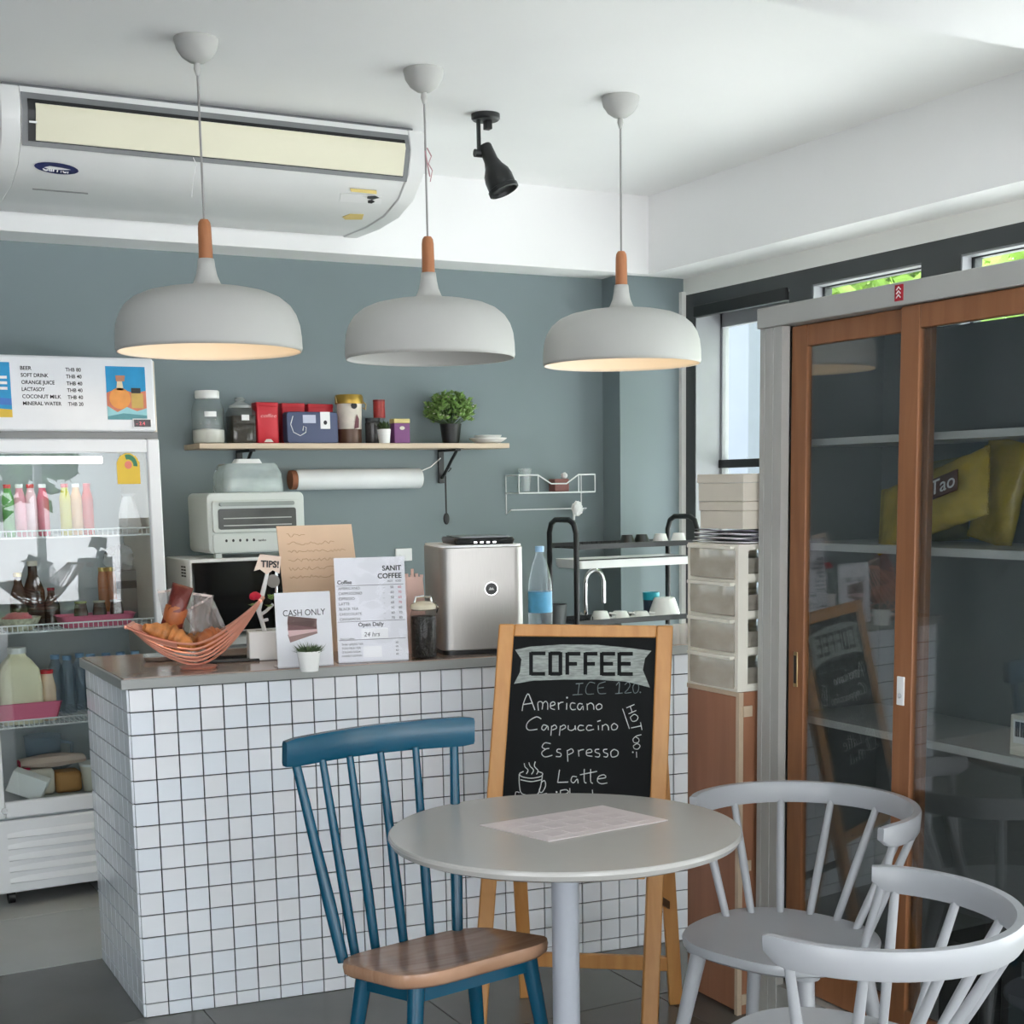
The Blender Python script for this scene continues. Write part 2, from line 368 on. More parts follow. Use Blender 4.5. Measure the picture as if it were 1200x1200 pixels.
# worktop
ZT = .99
M_top = mat('brown_stone_top', S(156, 136, 126), .14, var=.22, scale=14, spec=.5)
M_edge = mat('grey_edge_band', S(150, 152, 150), .35, .0, var=.03)
wt = thing('countertop', 'glossy brown stone countertop with grey edge on the tiled counter', 'countertop', P0, AL)
cq = [(-.02, -.02), (LEN+.01, -.02), (LEN+.01, BLc.y+.01), (BLc.x-.02, BLc.y+.01)]
G().prism(cq, .959, .987).obj('edge_band', M_edge, wt, bevel=.002)
G().prism([(-.012, -.012), (LEN, -.012), (LEN, BLc.y), (BLc.x-.012, BLc.y)], .98, ZT).obj('stone_slab', M_top, wt)
# ================================================================ TALL CABINET WITH SLIDING GLASS DOORS
XC = 2.41; CF, CN, CD = 3.045, 1.90, .42
M_cabg = mat('grey_laminate', S(172, 172, 168), .45, var=.03)
M_bwood = wood('brown_door_wood', S(150, 100, 66), S(132, 86, 55), .42, 4, (8, 8, .8))
M_shelf = mat('pale_shelf', S(205, 205, 202), .5, var=.02)
M_cabin = mat('cabinet_interior', S(128, 131, 130), .6, var=.04)
G_cab = glass('smoked_door_glass', (.86, .88, .88, 1), 1.95)
cab = thing('display_cabinet', 'tall grey cabinet with brown framed sliding glass doors', 'cabinet', (XC, CF, 0))
# local: x into the cabinet, y negative toward the camera
W = CF-CN
G().box(.0, CD, -.0, -.018, 0, 1.905).obj('side_panel', M_cabg, cab); G().box(.0, CD, -W, -W+.018, 0, 1.905).obj('side_panel', M_cabg, cab)
G().box(CD-.012, CD-.002, -W+.018, -.018, .02, 1.9).obj('back_panel', M_cabin, cab)
G().box(.012, CD-.012, -.03, -.0181, .06, 1.9).obj('lining', M_cabin, cab); G().box(.012, CD-.012, -W+.0181, -W+.03, .06, 1.9).obj('lining', M_cabin, cab)
hd = G().box(-.012, CD, -W-.004, .004, 1.905, 1.958).obj('header', M_cabg, cab, bevel=.003)
G().box(-.002, CD-.012, -W+.018, -.018, .02, .115).obj('plinth', M_cabg, cab)
po = G()
for k in range(5): po.box(-.006+.002*(k % 2), .02, -.004-.018*(k+1), -.004-.018*k, .0, 1.904)
po.obj('ribbed_post', M_cabg, cab)
G().box(.1, CD-.012, -W+.03, -.03, 1.595, 1.613).obj('shelf', M_shelf, cab); G().box(.1, CD-.012, -W+.03, -.03, 1.318, 1.338).obj('shelf', M_shelf, cab)
G().box(.1, CD-.012, -W+.03, -.03, .845, .865).obj('shelf', M_shelf, cab); G().box(.06, CD-.012, -W+.03, -.03, .116, .13).obj('shelf', M_shelf, cab)
def door(y0, y1, x, name='sliding_door'):
    "frame from y0 (far) to y1 (near), x = offset in depth"
    g = G(); z0, z1 = .118, 1.903
    d = thing_part(name, cab)
    G().box(x, x+.02, y0-.062, y0, z0, z1).obj('stile', M_bwood, d, bevel=.003); G().box(x, x+.02, y1, y1+.062, z0, z1).obj('stile', M_bwood, d, bevel=.003)
    G().box(x, x+.02, y1+.062, y0-.062, z1-.055, z1).obj('rail', M_bwood, d, bevel=.003); G().box(x, x+.02, y1+.062, y0-.062, z0, z0+.085).obj('rail', M_bwood, d, bevel=.003)
    G().box(x+.008, x+.013, y1+.06, y0-.06, z0+.083, z1-.053).obj('glass_pane', G_cab, d)
    return d
def thing_part(name, parent):
    o = bpy.data.objects.new(name, None); C.objects.link(o); o.parent = parent; return o
M_pull = mat('dark_recess', S(40, 34, 30), .5); M_brass = mat('dull_brass', S(170, 150, 110), .3, .9)
d1 = door(-.094, -.59, .026); d2 = door(-.519, -W+.02, .0)
G().box(.0235, .027, -.134, -.118, .955, 1.05).obj('pull_rim', M_brass, d1, bevel=.002); 
G().box(.0225, .0236, -.131, -.121, .965, 1.04).obj('finger_pull', M_pull, d1)
yy = onx(1056, 810, XC).y-CF
G().box(-.004, .001, yy-.012, yy+.012, .962, 1.032).obj('lock_plate', M_plas, d2, bevel=.002); G().cyl((-.006, yy, .985), (-.001, yy, .985), .006).obj('key_hole', M_chrome, d2)
p = onx(1054, 342, XC-.012)
M_red = mat('red_sticker', S(176, 30, 48), .5); 
G().box(-.0145, -.012, p.y-CF-.013, p.y-CF+.013, 1.915, 1.952).obj('sticker', M_red, cab, label='small red maker sticker on the grey header')
sg = G()
for k in range(3): sg.tube([(-.015, p.y-CF+.007, 1.922+.009*k), (-.015, p.y-CF, 1.929+.009*k), (-.015, p.y-CF-.007, 1.922+.009*k)], .0014, 5)
sg.obj('sticker_mark', M_paper, cab)
# ---------------- snack bags and boxes inside
M_ybag = mat('yellow_foil', S(186, 160, 58), .25, var=.3, scale=12, bump=1., bscale=14)
M_ybag2 = mat('olive_foil', S(128, 120, 60), .3, var=.25, scale=9, bump=.6, bscale=18)
M_brown = mat('brown_print', S(86, 40, 22), .5)
def pillow_bag(name, label, cat, w, h, t, m, locv, rot, seed, group=None, txt=None, crimp=True):
    rd = random.Random(seed); n = 14; top = []; g = G(); rings = []
    for j in range(n+1):
        v = j/n; prof = math.sin(PI*v)**.55 if 0 < v < 1 else 0; ring = []
        for k in range(20):
            a = 2*PI*k/20; ww = w/2*(1-.08*math.sin(PI*v)); q = 1+.3*(rd.random()-.5)
            cx = math.copysign(abs(math.cos(a))**.7, math.cos(a))*ww; ty = math.sin(a)*(t/2*prof*q+.0015)
            ring.append((cx*(1+.02*rd.uniform(-1, 1)), ty, h*v-h/2+rd.uniform(-1, 1)*.004*(0 < j < n)))
        rings.append(ring)
    r = thing(name, label, cat, locv, 0, group); r.rotation_euler = rot
    b = g.loft(rings).obj('pouch', m, r, smooth=80)
    if crimp:
        cg = G()
        for zz in (-h/2+.006, h/2-.006):
            for k in range(24): cg.box(-w/2+w*k/24, -w/2+w*(k+.6)/24, -.0022, .0022, zz-.008, zz+.008)
        cg.obj('crimped_seal', m, r)
    if txt:
        lg = G(); lg.cbox((-w*.05, -t*.54, h*.2), (w*.3, .003, h*.26)); l = lg.obj('logo_panel', M_brown, r, bevel=.001)
        text('lettering', txt, w*.3, M_paper, l, (w*.04, -t*.54-.0026, h*.09), (0, 0, 1), (-1, 0, 0), width=h*.22)
    return r
def bag_rot(ldir, face):
    z = Vector(ldir).normalized(); y = -Vector(face); y = (y-z*y.dot(z)).normalized(); x = y.cross(z)
    return Matrix((x, y, z)).transposed().to_euler()
pillow_bag('snack_bag', 'yellow crisp bag lying tilted on the middle cabinet shelf', 'snack bag', .185, .36, .07, M_ybag, (2.60, onx(1092, 600, 2.60).y, 1.445), bag_rot((.05, -.96, .30), (-1, 0, .35)), 3, None, 'Tao')
pillow_bag('snack_bag', 'olive yellow crisp bag standing upright at the right of the cabinet shelf', 'snack bag', .16, .25, .05, M_ybag, (2.70, onx(1172, 588, 2.70).y, 1.468), bag_rot((.06, -.2, .97), (-1, .1, .05)), 5)
pillow_bag('snack_bag', 'dark olive snack pouch standing behind the tilted yellow bag', 'snack bag', .14, .21, .04, M_ybag2, (2.775, onx(1112, 565, 2.775).y, 1.447), bag_rot((.04, .1, 1), (-1, 0, 0)), 8)
M_cream = mat('cream_card', S(226, 220, 206), .7, var=.03); M_dk = mat('dark_card', S(34, 38, 42), .55, var=.15)
pl = onx(1192, 855, 2.53); lb = thing('carton', 'small white carton with a barcode on the lower cabinet shelf', 'box', (2.53, pl.y-.03, .8655))
G().box(0, .1, -.05, .05, 0, .095).obj('body', M_cream, lb, bevel=.002)
G().box(-.0015, .0, -.04, .04, .03, .085).obj('barcode_label', M_paper, lb); g = G()
for k in range(14): g.box(-.0025, -.0014, .032-.005*k, .032-.005*k+(.0035 if k % 3 else .002), .045, .08)
g.obj('barcode', M_print, lb)
for k, (yy0, yy1, zz, lab) in enumerate(((2.02, 2.30, .33, 'black storage crate with faint lettering on the cabinet floor'), (2.33, 2.50, .22, 'low dark carton beside the black crate in the cabinet'))):
    cr = thing('storage_crate', lab, 'crate', (2.56, (yy0+yy1)/2, .1305)); hw = (yy1-yy0)/2
    G().box(0, .2, -hw, hw, 0, zz).obj('body', M_dk, cr, bevel=.006); G().box(-.006, .206, -hw-.004, hw+.004, zz-.02, zz+.012).obj('lid', M_black, cr, bevel=.004)
    if k == 0:
        text('lettering', 'HOT', .06, mat('grey_print', S(120, 124, 128), .6), cr, (-.002, .08, zz*.6), (0, -1, 0), (0, 0, 1))
        G().box(-.001, .0, -hw*.8, hw*.8, zz*.2, zz*.45).obj('label_panel', mat('slate_label', S(70, 78, 84), .5), cr)
# ================================================================ BROWN LOW CABINET, DRAWER TOWER, PAPERS, BOXES
lc = thing('low_cabinet', 'low brown wood cabinet with pale edge beside the glass cabinet', 'cabinet', (2.357, 3.06, 0))
M_bpan = wood('brown_panel', S(166, 116, 88), S(150, 102, 76), .45, 3, (6, 6, .6))
M_pale = mat('pale_edge', S(200, 180, 156), .5)
G().box(0, .018, 0.012, .245, .012, .915).obj('door_panel', M_bpan, lc, bevel=.002)
G().box(.0, .42, 0, .012, 0, .928).obj('side_panel', M_bpan, lc); G().box(-.003, .012, -.002, .012, .0, .928).obj('edge_strip', M_pale, lc)
G().box(.018, .42, .0121, .245, 0, .915).obj('carcass', M_bpan, lc); G().box(-.002, .42, 0.012, .247, .9151, .929).obj('top', M_pale, lc, bevel=.002)
G().box(.01, .04, -.006, -.002, .42, .45).obj('hinge', M_pale, lc); G().box(.01, .04, -.006, -.002, .03, .06).obj('hinge', M_pale, lc); G().box(.01, .04, -.006, -.002, .86, .89).obj('hinge', M_pale, lc)
dt = thing('drawer_tower', 'cream plastic four drawer tower on the low brown cabinet', 'drawers', (2.352, 3.062, .9295))
M_cpl = mat('cream_plastic', S(232, 228, 216), .38, var=.03)
G_mil = glass('milky_plastic', (.92, .91, .88, 1), 1.4, .25, .42, S(222, 214, 200))
H, DW, DD = .405, .235, .34
g = G().box(0, .016, 0, .014, .012, H-.016).box(0, .016, DW-.014, DW, .012, H-.016).box(0, DD, 0, DW, H-.016, H).box(0, DD, 0, DW, 0, .012).box(DD-.01, DD, 0, DW, .012, H-.016)
for k in range(1, 4): g.box(.001, DD-.001, .0142, DW-.0142, k*H/4-.005, k*H/4+.005)
for y in (0, DW-.01): 
    g.box(.016, .034, y, y+.01, .012, H-.016); g.box(.2, .24, y, y+.01, .012, H-.016)
    for k in range(4): g.box(.017, DD-.002, y+.0012, y+.0088, max(.0121, k*H/4+.001), k*H/4+.02)
g.obj('frame', M_cpl, dt)
for k in range(4):
    z0, z1 = k*H/4+.008, (k+1)*H/4-.007
    g = G(); n = 8; rings = []
    for i in range(n+1):
        y = .016+(DW-.032)*i/n; bul = .012*math.sin(PI*i/n)
        rings.append([(-.002-bul, y, z0), (-.004-bul*.8, y, (z0+z1)/2), (-.002-bul*.2, y, z1), (.004, y, z1), (.004, y, z0)])
    d = g.loft(rings).obj('drawer', G_mil, dt)
    G().box(-.016, .003, .016, DW-.016, z1-.006, z1+.004).obj('drawer_lip', M_cpl, d, bevel=.002)
    G().box(.005, DD-.02, .014, DW-.014, z0, z0+.055).obj('drawer_box', G_mil, d)
    g = G(); rq = random.Random(k)
    for i in range(5): g.cbox((.12+rq.uniform(-.02, .02), DW/2+rq.uniform(-.01, .01), z0+.008+.009*i), (.18, DW*.7, .006), Euler((0, 0, rq.uniform(-.2, .2))))
    g.obj('papers', mat('grey_papers', S(150, 146, 142), .8, var=.2) if k else mat('dull_cloth', S(128, 122, 112), .9, var=.3), d)
M_slate = mat('plastic_sleeves', S(120, 118, 128), .25, var=.3, scale=20)
zt = .9295+H
for k in range(6):
    rq = random.Random(40+k); sx, sy = .29+rq.uniform(-.02, .02), .235+rq.uniform(-.015, .015); n = 8; g = G(); vs = []; fs = []
    for i in range(n+1):
        for j in range(n+1):
            u, v = i/n-.5, j/n-.5; vs.append((u*sx, v*sy, .0045*math.sin(5*u+k)*math.cos(7*v+2*k)*(1.0 if k == 5 else .25)+.003*(abs(u) > .45)*(k % 2)))
    for i in range(n):
        for j in range(n): fs.append((i*(n+1)+j, (i+1)*(n+1)+j, (i+1)*(n+1)+j+1, i*(n+1)+j+1))
    o = g.add(vs, fs).obj('document_sleeve', M_slate if k % 2 else M_paper, None, smooth=60, recalc=False); so = o.modifiers.new('thick', 'SOLIDIFY'); so.thickness = .0025
    o.location = (2.355+.16, 3.06+.117, zt+.0055+k*.0058); o.rotation_euler = (0, 0, rad((0, 3, -4, 5, -2, 4)[k]))
    tag(o, ['grey plastic document sleeve at the bottom of the pile on the drawers', 'crumpled grey sleeve second in the paper pile on the drawers', 'white sheet third from the bottom of the pile on the drawers', 'grey sleeve in the middle of the paper pile on the drawers', 'white sheet second from the top under the beige cartons', 'rumpled topmost sleeve directly under the beige cartons'][k], 'papers', 'paper pile on the drawer tower')
M_box = mat('beige_carton', S(214, 206, 192), .7, var=.03)
for k in range(2):
    z0 = zt+.041+k*.0755; b = thing('carton', ['lower of two beige cartons stacked on the paper pile', 'upper of two beige cartons by the side window'][k], 'box', (2.362, 3.056, z0), rad(2*k), 'beige cartons')
    G().box(0, .3, .0, .195, 0, .05).obj('base', M_box, b, bevel=.002); G().box(-.003, .303, -.003, .198, .0505, .0745).obj('lid', M_box, b, bevel=.002)
# ================================================================ PENDANT LAMPS
M_shade = mat('matt_white_shade', S(186, 186, 183), .55, var=.015)
M_pwood = wood('pendant_wood', S(178, 118, 78), S(158, 98, 62), .45, 5, (6, 6, 1))
M_cord = mat('grey_cord', S(150, 148, 146), .6)
M_bulb = mat('bulb_glow', S(255, 226, 190), .4, emit=5, emitcol=S(255, 205, 140))
M_bulb0 = mat('bulb_off', S(235, 232, 225), .3)
def pendant(x, y, lit, label):
    t = thing('pendant_lamp', label, 'lamp', (x, y, ZC), 0, 'pendant lamps over the bar')
    # canopy
    G().lathe([(.066, 0), (.066, -.006), (.06, -.03), (.045, -.052), (.025, -.066), (.012, -.07), (.0, -.07)], 28).obj('canopy', M_shade, t)
    G().lathe([(.009, -.069), (.011, -.085), (.005, -.105), (0, -.105)], 14).obj('cord_grip', M_shade, t)
    zb = 1.925-ZC
    G().cyl((0, 0, -.1), (0, 0, zb+.392), .0035, n=8).obj('cord', M_cord, t)
    G().lathe([(0, zb+.395), (.012, zb+.394), (.018, zb+.385), (.02, zb+.37), (.0215, zb+.278), (0, zb+.278)], 20).obj('wood_handle', M_pwood, t)
    prof = [(.0205, zb+.278), (.023, zb+.255), (.028, zb+.228), (.038, zb+.204), (.052, zb+.19), (.09, zb+.187), (.14, zb+.182), (.185, zb+.172), (.22, zb+.157), (.247, zb+.135), (.264, zb+.108), (.273, zb+.08), (.277, zb+.045), (.278, zb+.012), (.275, zb+.001)]
    sh = G().shell(prof, 56).obj('shade', M_shade, t, smooth=50, recalc=False)
    sh.modifiers.new('thick', 'SOLIDIFY').thickness = .004
    g = G().cyl((0, 0, zb+.18), (0, 0, zb+.13), .02).obj('socket', M_shade, t)
    b = G().ball((0, 0, zb+.085), .035, rz=.045, n=20, m=12).obj('bulb', M_bulb if lit else M_bulb0, t)
    if lit:
        ld = bpy.data.lights.new('bulb_light', 'POINT'); ld.energy = 2.2; ld.color = (1, .70, .40); ld.shadow_soft_size = .04
        lo = bpy.data.objects.new('bulb_light', ld); C.objects.link(lo); lo.parent = t; lo.location = (0, 0, zb+.036)
    return t
pendant(1.284, 4.31, True, 'lit white dome pendant lamp nearest the fridge')
p2_ = pendant(2.031, 4.31, False, 'unlit white dome pendant lamp, middle of the three')
pendant(2.786, 4.31, True, 'lit white dome pendant lamp nearest the side window')
# a scrap of pink ribbon on the middle cord
M_pink = mat('pink_ribbon', S(206, 160, 166), .7)
pz = ony(501, 185, 4.31).z-ZC
G().tube([(.004, -.004, pz+.03), (.018, -.006, pz+.005), (.006, -.008, pz-.02), (.02, -.006, pz-.04), (.012, -.006, pz-.075)], .004, 6, flat=.4).tube([(-.004, -.005, pz+.02), (.004, -.008, pz-.03), (.01, -.008, pz-.06)], .004, 6, flat=.4).obj('ribbon', M_pink, p2_, label='scrap of pink ribbon tied to the cord')
# ================================================================ SPOTLIGHT
ps = onz(569, 134, ZC)
sp = thing('spotlight', 'black ceiling spotlight beside the middle pendant lamp', 'spotlight', (ps.x, ps.y, ZC))
G().lathe([(.052, 0), (.052, -.016), (.046, -.022), (0, -.022)], 28).obj('base_plate', M_black, sp)
G().box(-.004, .02, -.014, .014, -.052, -.02).obj('driver_box', M_black, sp, bevel=.002)
A0 = Vector((-.03, 0, -.02)); A1 = Vector((-.032, -.005, -.14))
G().bar(A0, A1, .018, .01, (1, 0, 0)).obj('arm', M_black, sp, bevel=.002); G().cyl((-.05, -.005, -.14), (-.012, -.005, -.14), .014, n=16).obj('pivot', M_black, sp)
q0 = Vector((-.012, -.01, -.11)); dq = Vector((.28, -.28, -.92)).normalized()
MT = Matrix.Translation(q0) @ dq.to_track_quat('Z', 'Y').to_matrix().to_4x4()
G(MT).lathe([(0, 0), (.02, .0), (.024, .006), (.026, .06), (.034, .085), (.048, .11), (.052, .13), (.052, .165), (.056, .168), (.056, .182), (.05, .184), (.045, .17), (0, .165)], 32).obj('lamp_head', M_black, sp)
# ================================================================ AIR CONDITIONER
M_ac = mat('air_conditioner_white', S(232, 233, 232), .3, var=.015)
M_acg = mat('air_conditioner_grey', S(128, 130, 132), .45); M_beige = mat('beige_flap', S(232, 228, 204), .5, var=.03, scale=3)
ac = thing('air_conditioner', 'white ceiling hung air conditioner with beige closed flap', 'air conditioner', (0, 0, 0))
AX0, AX1 = .815, 2.325
prof = [(4.945, 2.818), (4.925, 2.745), (4.955, 2.66), (5.05, 2.587), (5.19, 2.549), (5.38, 2.537), (5.62, 2.54), (5.675, 2.58), (5.675, 2.815), (5.4, 2.822)]
def acx(x0, x1, k=0, zt=0): return G().loft([[(x0, y+k*(y < 5.5), z+(k if z < 2.7 else 0)) for y, z in prof], [(x1, y+k*(y < 5.5), z+(k if z < 2.7 else 0)) for y, z in prof]])
acx(AX0+.065, AX1-.065, .004).obj('front_panel', M_ac, ac, smooth=50)
acx(AX0, AX0+.0635).obj('end_cap', M_ac, ac, bevel=.004, smooth=50); acx(AX1-.0635, AX1).obj('end_cap', M_ac, ac, bevel=.004, smooth=50)
G().box(AX0+.02, AX1-.02, 5.0, 5.6, 2.822, 2.839).obj('mounting_plate', M_acg, ac)
# inlet slot frame, follows the front face between z = 2.63 and 2.79
def fy(z): return 4.925+(2.745-z)*.0 if z > 2.745 else 4.925+(2.745-z)/.085*.03
def facept(x, z, off): 
    y = 4.925+max(0, z-2.745)*.27 if z > 2.745 else 4.925+(2.745-z)*.353
    return (x, y-off, z)
def strip(x0, x1, z0, z1, off, th=.006):
    g = G(); n = 6; rings = []
    for i in range(n+1):
        z = z0+(z1-z0)*i/n; rings.append([facept(x0, z, off), facept(x1, z, off), facept(x1, z, off-th), facept(x0, z, off-th)])
    return g.loft(rings)
strip(AX0+.067, AX1-.067, 2.636, 2.798, .0005, .003).obj('inlet_frame', M_acg, ac); 
strip(AX0+.085, AX1-.085, 2.65, 2.777, .0035, .003).obj('inlet_slot', M_black, ac)
strip(AX0+.108, AX1-.089, 2.652, 2.762, .011, .006).obj('flap', M_beige, ac)
G().box(AX0+.086, AX0+.11, 4.923, 4.928, 2.7, 2.706).obj('flap_pin', M_plas, ac)
def under(x, y, off=.0):   # point on the curved underside at depth y
    for (a, b), (c, d) in zip(prof[2:], prof[3:]):
        if a <= y <= c: t = (y-a)/(c-a); return Vector((x, y, b+(d-b)*t-off+.004))
def acface(u, v):
    "march the camera ray onto the curved front of the unit"
    r = ray(u, v); best = None
    for i in range(500):
        y = 4.9+i*.0015; p = OC+r*(y/r.y)
        if y < 4.955:
            if p.y >= facept(0, p.z, 0)[1]: return p
        else:
            q = under(p.x, y)
            if q is not None and p.z >= q.z: return p
    return p
M_navy = mat('navy_badge', S(34, 42, 96), .35)
def acsurf(pts, m, name, off=.002, label=None):
    P_ = [acface(*p) for p in pts]; c = sum(P_, Vector())/len(P_); n = Vector((0, -.8, -.6))
    g = G(); k = len(P_); g.add([p+n*off for p in P_]+[p+n*.0002 for p in P_], [tuple(range(k))[::-1]]+[(i, (i+1) % k, (i+1) % k+k, i+k) for i in range(k)])
    return g.obj(name, m, ac, label=label, smooth=0)
el = [(66+26*math.cos(t*2*PI/20), 197+3.2*math.cos(t*2*PI/20)-6.3*math.sin(t*2*PI/20)) for t in range(20)]
acsurf(el, M_navy, 'badge', .003, label='navy oval maker badge')
a = acface(48, 197.5); b = acface(84, 202)
text('lettering', 'Carrier', .042, M_paper, ac, a+Vector((.0, -.006, -.006)), b-a, (0, .5, 1), shear=.35, width=(b-a).length*.95, bold=.0006)
M_tape = mat('yellow_tape', S(232, 208, 130), .6)
acsurf([(399, 226), (448, 229), (446, 239), (398, 236)], M_paper, 'display_panel'); acsurf([(410, 220.5), (441, 223), (441, 227), (411, 224)], M_tape, 'tape_strip', .004)
acsurf([(401, 254), (410, 250.5), (426, 251), (424, 257), (404, 257)], M_tape, 'tape_strip', .003)
acsurf([(431, 230), (440, 229.5), (444, 231.5), (436, 233.5), (430, 232)], M_dark, 'infrared_window', .004); acsurf([(431, 235), (436, 234), (439, 236), (435, 238), (431, 237.5)], M_print, 'button', .004)
acsurf([(38, 220.5), (103, 226), (103, 227.5), (38, 222)], mat('grey_print_line', S(168, 168, 168), .6), 'caption', .002)
pr = acface(235, 185); G().tube([pr+Vector((-.03, -.01, .0)), pr+Vector((-.025, -.03, -.03)), pr+Vector((-.04, -.03, -.09)), pr+Vector((-.045, -.025, -.14))], .0015, 5).obj('loose_string', M_paper, ac)
# ================================================================ ROUND TABLE
TX, TY, TR, TZ = 1.550, 2.645, .395, .74
M_tab = mat('grey_table_top', S(180, 178, 175), .22, var=.03, scale=3, spec=.5); M_tpole = mat('grey_powder_coat', S(172, 176, 186), .38, .0, var=.02)
tb = thing('cafe_table', 'round grey cafe table on a single post', 'table', (TX, TY, 0), -YAW)
G().lathe([(0, TZ-.026), (TR-.02, TZ-.026), (TR-.006, TZ-.02), (TR, TZ-.009), (TR-.001, TZ-.003), (TR-.004, TZ), (0, TZ)], 96, sy=.925).obj('table_top', M_tab, tb, smooth=25)
G().lathe([(0, .02), (.031, .02), (.031, TZ-.03), (0, TZ-.03)], 32).obj('post', M_tpole, tb); G().lathe([(0, 0), (.22, 0), (.22, .006), (.2, .012), (.04, .02), (0, .02)], 48).obj('base_plate', M_tpole, tb)
G().lathe([(0, TZ-.034), (.11, TZ-.034), (.11, TZ-.027), (0, TZ-.027)], 32).obj('top_flange', M_tpole, tb)
mm = [onz(u, v, TZ+.0015) for u, v in ((562, 967), (643, 986), (783, 961), (706, 944))]
M_mat = mat('pinkish_placemat', S(222, 212, 214), .3, var=.03)
pm = thing('placemat', 'pale pink laminated menu sheet on the round table', 'placemat', (TX, TY, TZ))
c0 = Vector((TX, TY, 0)); G().prism([(p.x-TX, p.y-TY) for p in mm], .0004, .0022).obj('sheet', M_mat, pm)
e1 = (mm[2]-mm[1]); e2 = (mm[0]-mm[1]); fa = mat('faint_print', S(214, 203, 206), .3); g = G()
for i in range(5):
    for j in range(3):
        a_ = [mm[1]+e1*(.1+.17*i+dx)+e2*(.12+.28*j+dy) for dx, dy in ((0, 0), (.12, 0), (.12, .16), (0, .16))]
        g.prism([(p.x-TX, p.y-TY) for p in a_], .0021, .0026)
g.obj('printed_blocks', fa, pm)
# ================================================================ GREY TUB CHAIRS
M_gch = mat('light_grey_lacquer', S(168, 170, 175), .3, var=.02, spec=.5)
def tub_chair(label, cx, cy, face):
    "curved rail chair; local +x is where the sitter looks"
    t = thing('spindle_armchair', label, 'chair', (cx, cy, 0), face, 'grey spindle armchairs')
    # seat: D shape
    pts = []
    for i in range(48):
        a = 2*PI*i/48; ca, sa = math.cos(a), math.sin(a)
        rx = .20 if ca > 0 else .21; pts.append((.085+rx*math.copysign(abs(ca)**.8, ca), .218*math.copysign(abs(sa)**.75, sa)))
    def sc(k): return [(.085+(x-.085)*k, y*k) for x, y in pts]
    rings = [[(x, y, .422) for x, y in sc(.93)], [(x, y, .43) for x, y in sc(.99)], [(x, y, .444) for x, y in sc(1)], [(x, y, .451) for x, y in sc(.985)], [(x, y, .45) for x, y in sc(.9)], [(x, y, .444) for x, y in sc(.5)], [(x, y, .443) for x, y in sc(.05)]]
    G().loft(rings).obj('seat', M_gch, t, smooth=40)
    # bent rail
    R_, r_h = .262, .026; rings = []; n = 44
    for i in range(n+1):
        a = rad(-108+216*i/n); end = min(i, n-i)/n
        k = .55+.45*math.sin(PI/2*min(1, end/.04))
        h = r_h*k; th = .0105*(.8+.2*k)
        zc = .724+.000*abs(a); fwd = .0
        c = Vector((-R_*math.cos(a)*1.0, R_*math.sin(a), zc+ (r_h-h)*.75)); nrm = Vector((-math.cos(a), math.sin(a), 0)); tilt = .06
        ring = []
        for (p_, q_) in ((-1, -.8), (-.75, -1), (.75, -1), (1, -.8), (1, .8), (.75, 1), (-.75, 1), (-1, .8)):
            ring.append(c+nrm*(p_*th+q_*h*tilt*4*.3)+Vector((0, 0, q_*h)))
        rings.append(ring)
    G().loft(rings).obj('back_rail', M_gch, t, smooth=50)
    for i in range(8):
        s = -1+2*i/7; a = rad(98*s)
        top = Vector((-R_*math.cos(a), R_*math.sin(a), .712)); ab = rad(76*s)
        bot = Vector((.075-.185*math.cos(ab), .19*math.sin(ab), .44))
        d = (top-bot); G().tube([bot, bot+d*.5, top], [.0095, .0105, .0085], 12).obj('spindle', M_gch, t)
    for sx, sy in ((1, 1), (1, -1), (-1, 1), (-1, -1)):
        tp = Vector((.085+sx*.12, sy*.14, .428)); bt = Vector((.085+sx*.19, sy*.205, .0))
        l = G().tube([bt, bt+(tp-bt)*.6, tp], [.0125, .017, .02], 14).obj('leg', M_gch, t)
        G().lathe([(0, .415), (.032, .415), (.034, .43), (0, .43)], 16, (tp.x, tp.y, 0)).obj('leg_block', M_gch, l)
    return t
CH_A = (2.118, 2.515, rad(199)); CH_B = (1.708, 1.846, rad(117))
tub_chair('pale grey spindle armchair between the table and the glass cabinet', *CH_A)
tub_chair('nearest pale grey spindle armchair at the bottom right, back to the camera', *CH_B)
# ================================================================ BLUE CHAIR
M_bch = mat('teal_lacquer', S(12, 76, 102), .26, var=.06, spec=.5); M_seat = wood('walnut_seat', S(184, 144, 118), S(160, 120, 94), .2, 2.5, (2, 14, 2))
bc = thing('spindle_chair', 'teal blue spindle back chair with brown wooden seat', 'chair', (1.33, 2.8, 0)); B0 = Vector((1.33, 2.8, 0))
sl_ = onz(386, 1124, .437)-B0; sn = onz(481, 1147, .466)-B0; sr = onz(660, 1099, .466)-B0; sf = onz(552, 1083, .437)-B0
def qpt(s, t): return sl_*(1-s)*(1-t)+sf*s*(1-t)+sn*(1-s)*t+sr*s*t          # s along the back, t back to front
outline = rrect(0, 1, 0, 1, .24, 8)
def sring(k, dz): return [qpt(.5+(x-.5)*k, .5+(y-.5)*k)+Vector((0, 0, dz)) for x, y in outline]
G().loft([sring(.95, -.036), sring(1.0, -.028), sring(1.01, -.012), sring(1.0, -.002), sring(.96, 0), sring(.7, -.006), sring(.4, -.009), sring(.05, -.01)]).obj('seat', M_seat, bc, smooth=45, label='brown saddle shaped wooden seat')
bots = [(402, 1118), (416, 1112), (440, 1104), (473, 1097), (504, 1089), (536, 1087)]; tops = [(347, 899), (378, 894), (410, 890), (446, 885), (487, 879), (532, 873)]
YT = 3.02
tw = [ony(u, v, YT-.03+.03*i/5)-B0 for i, (u, v) in enumerate(tops)]
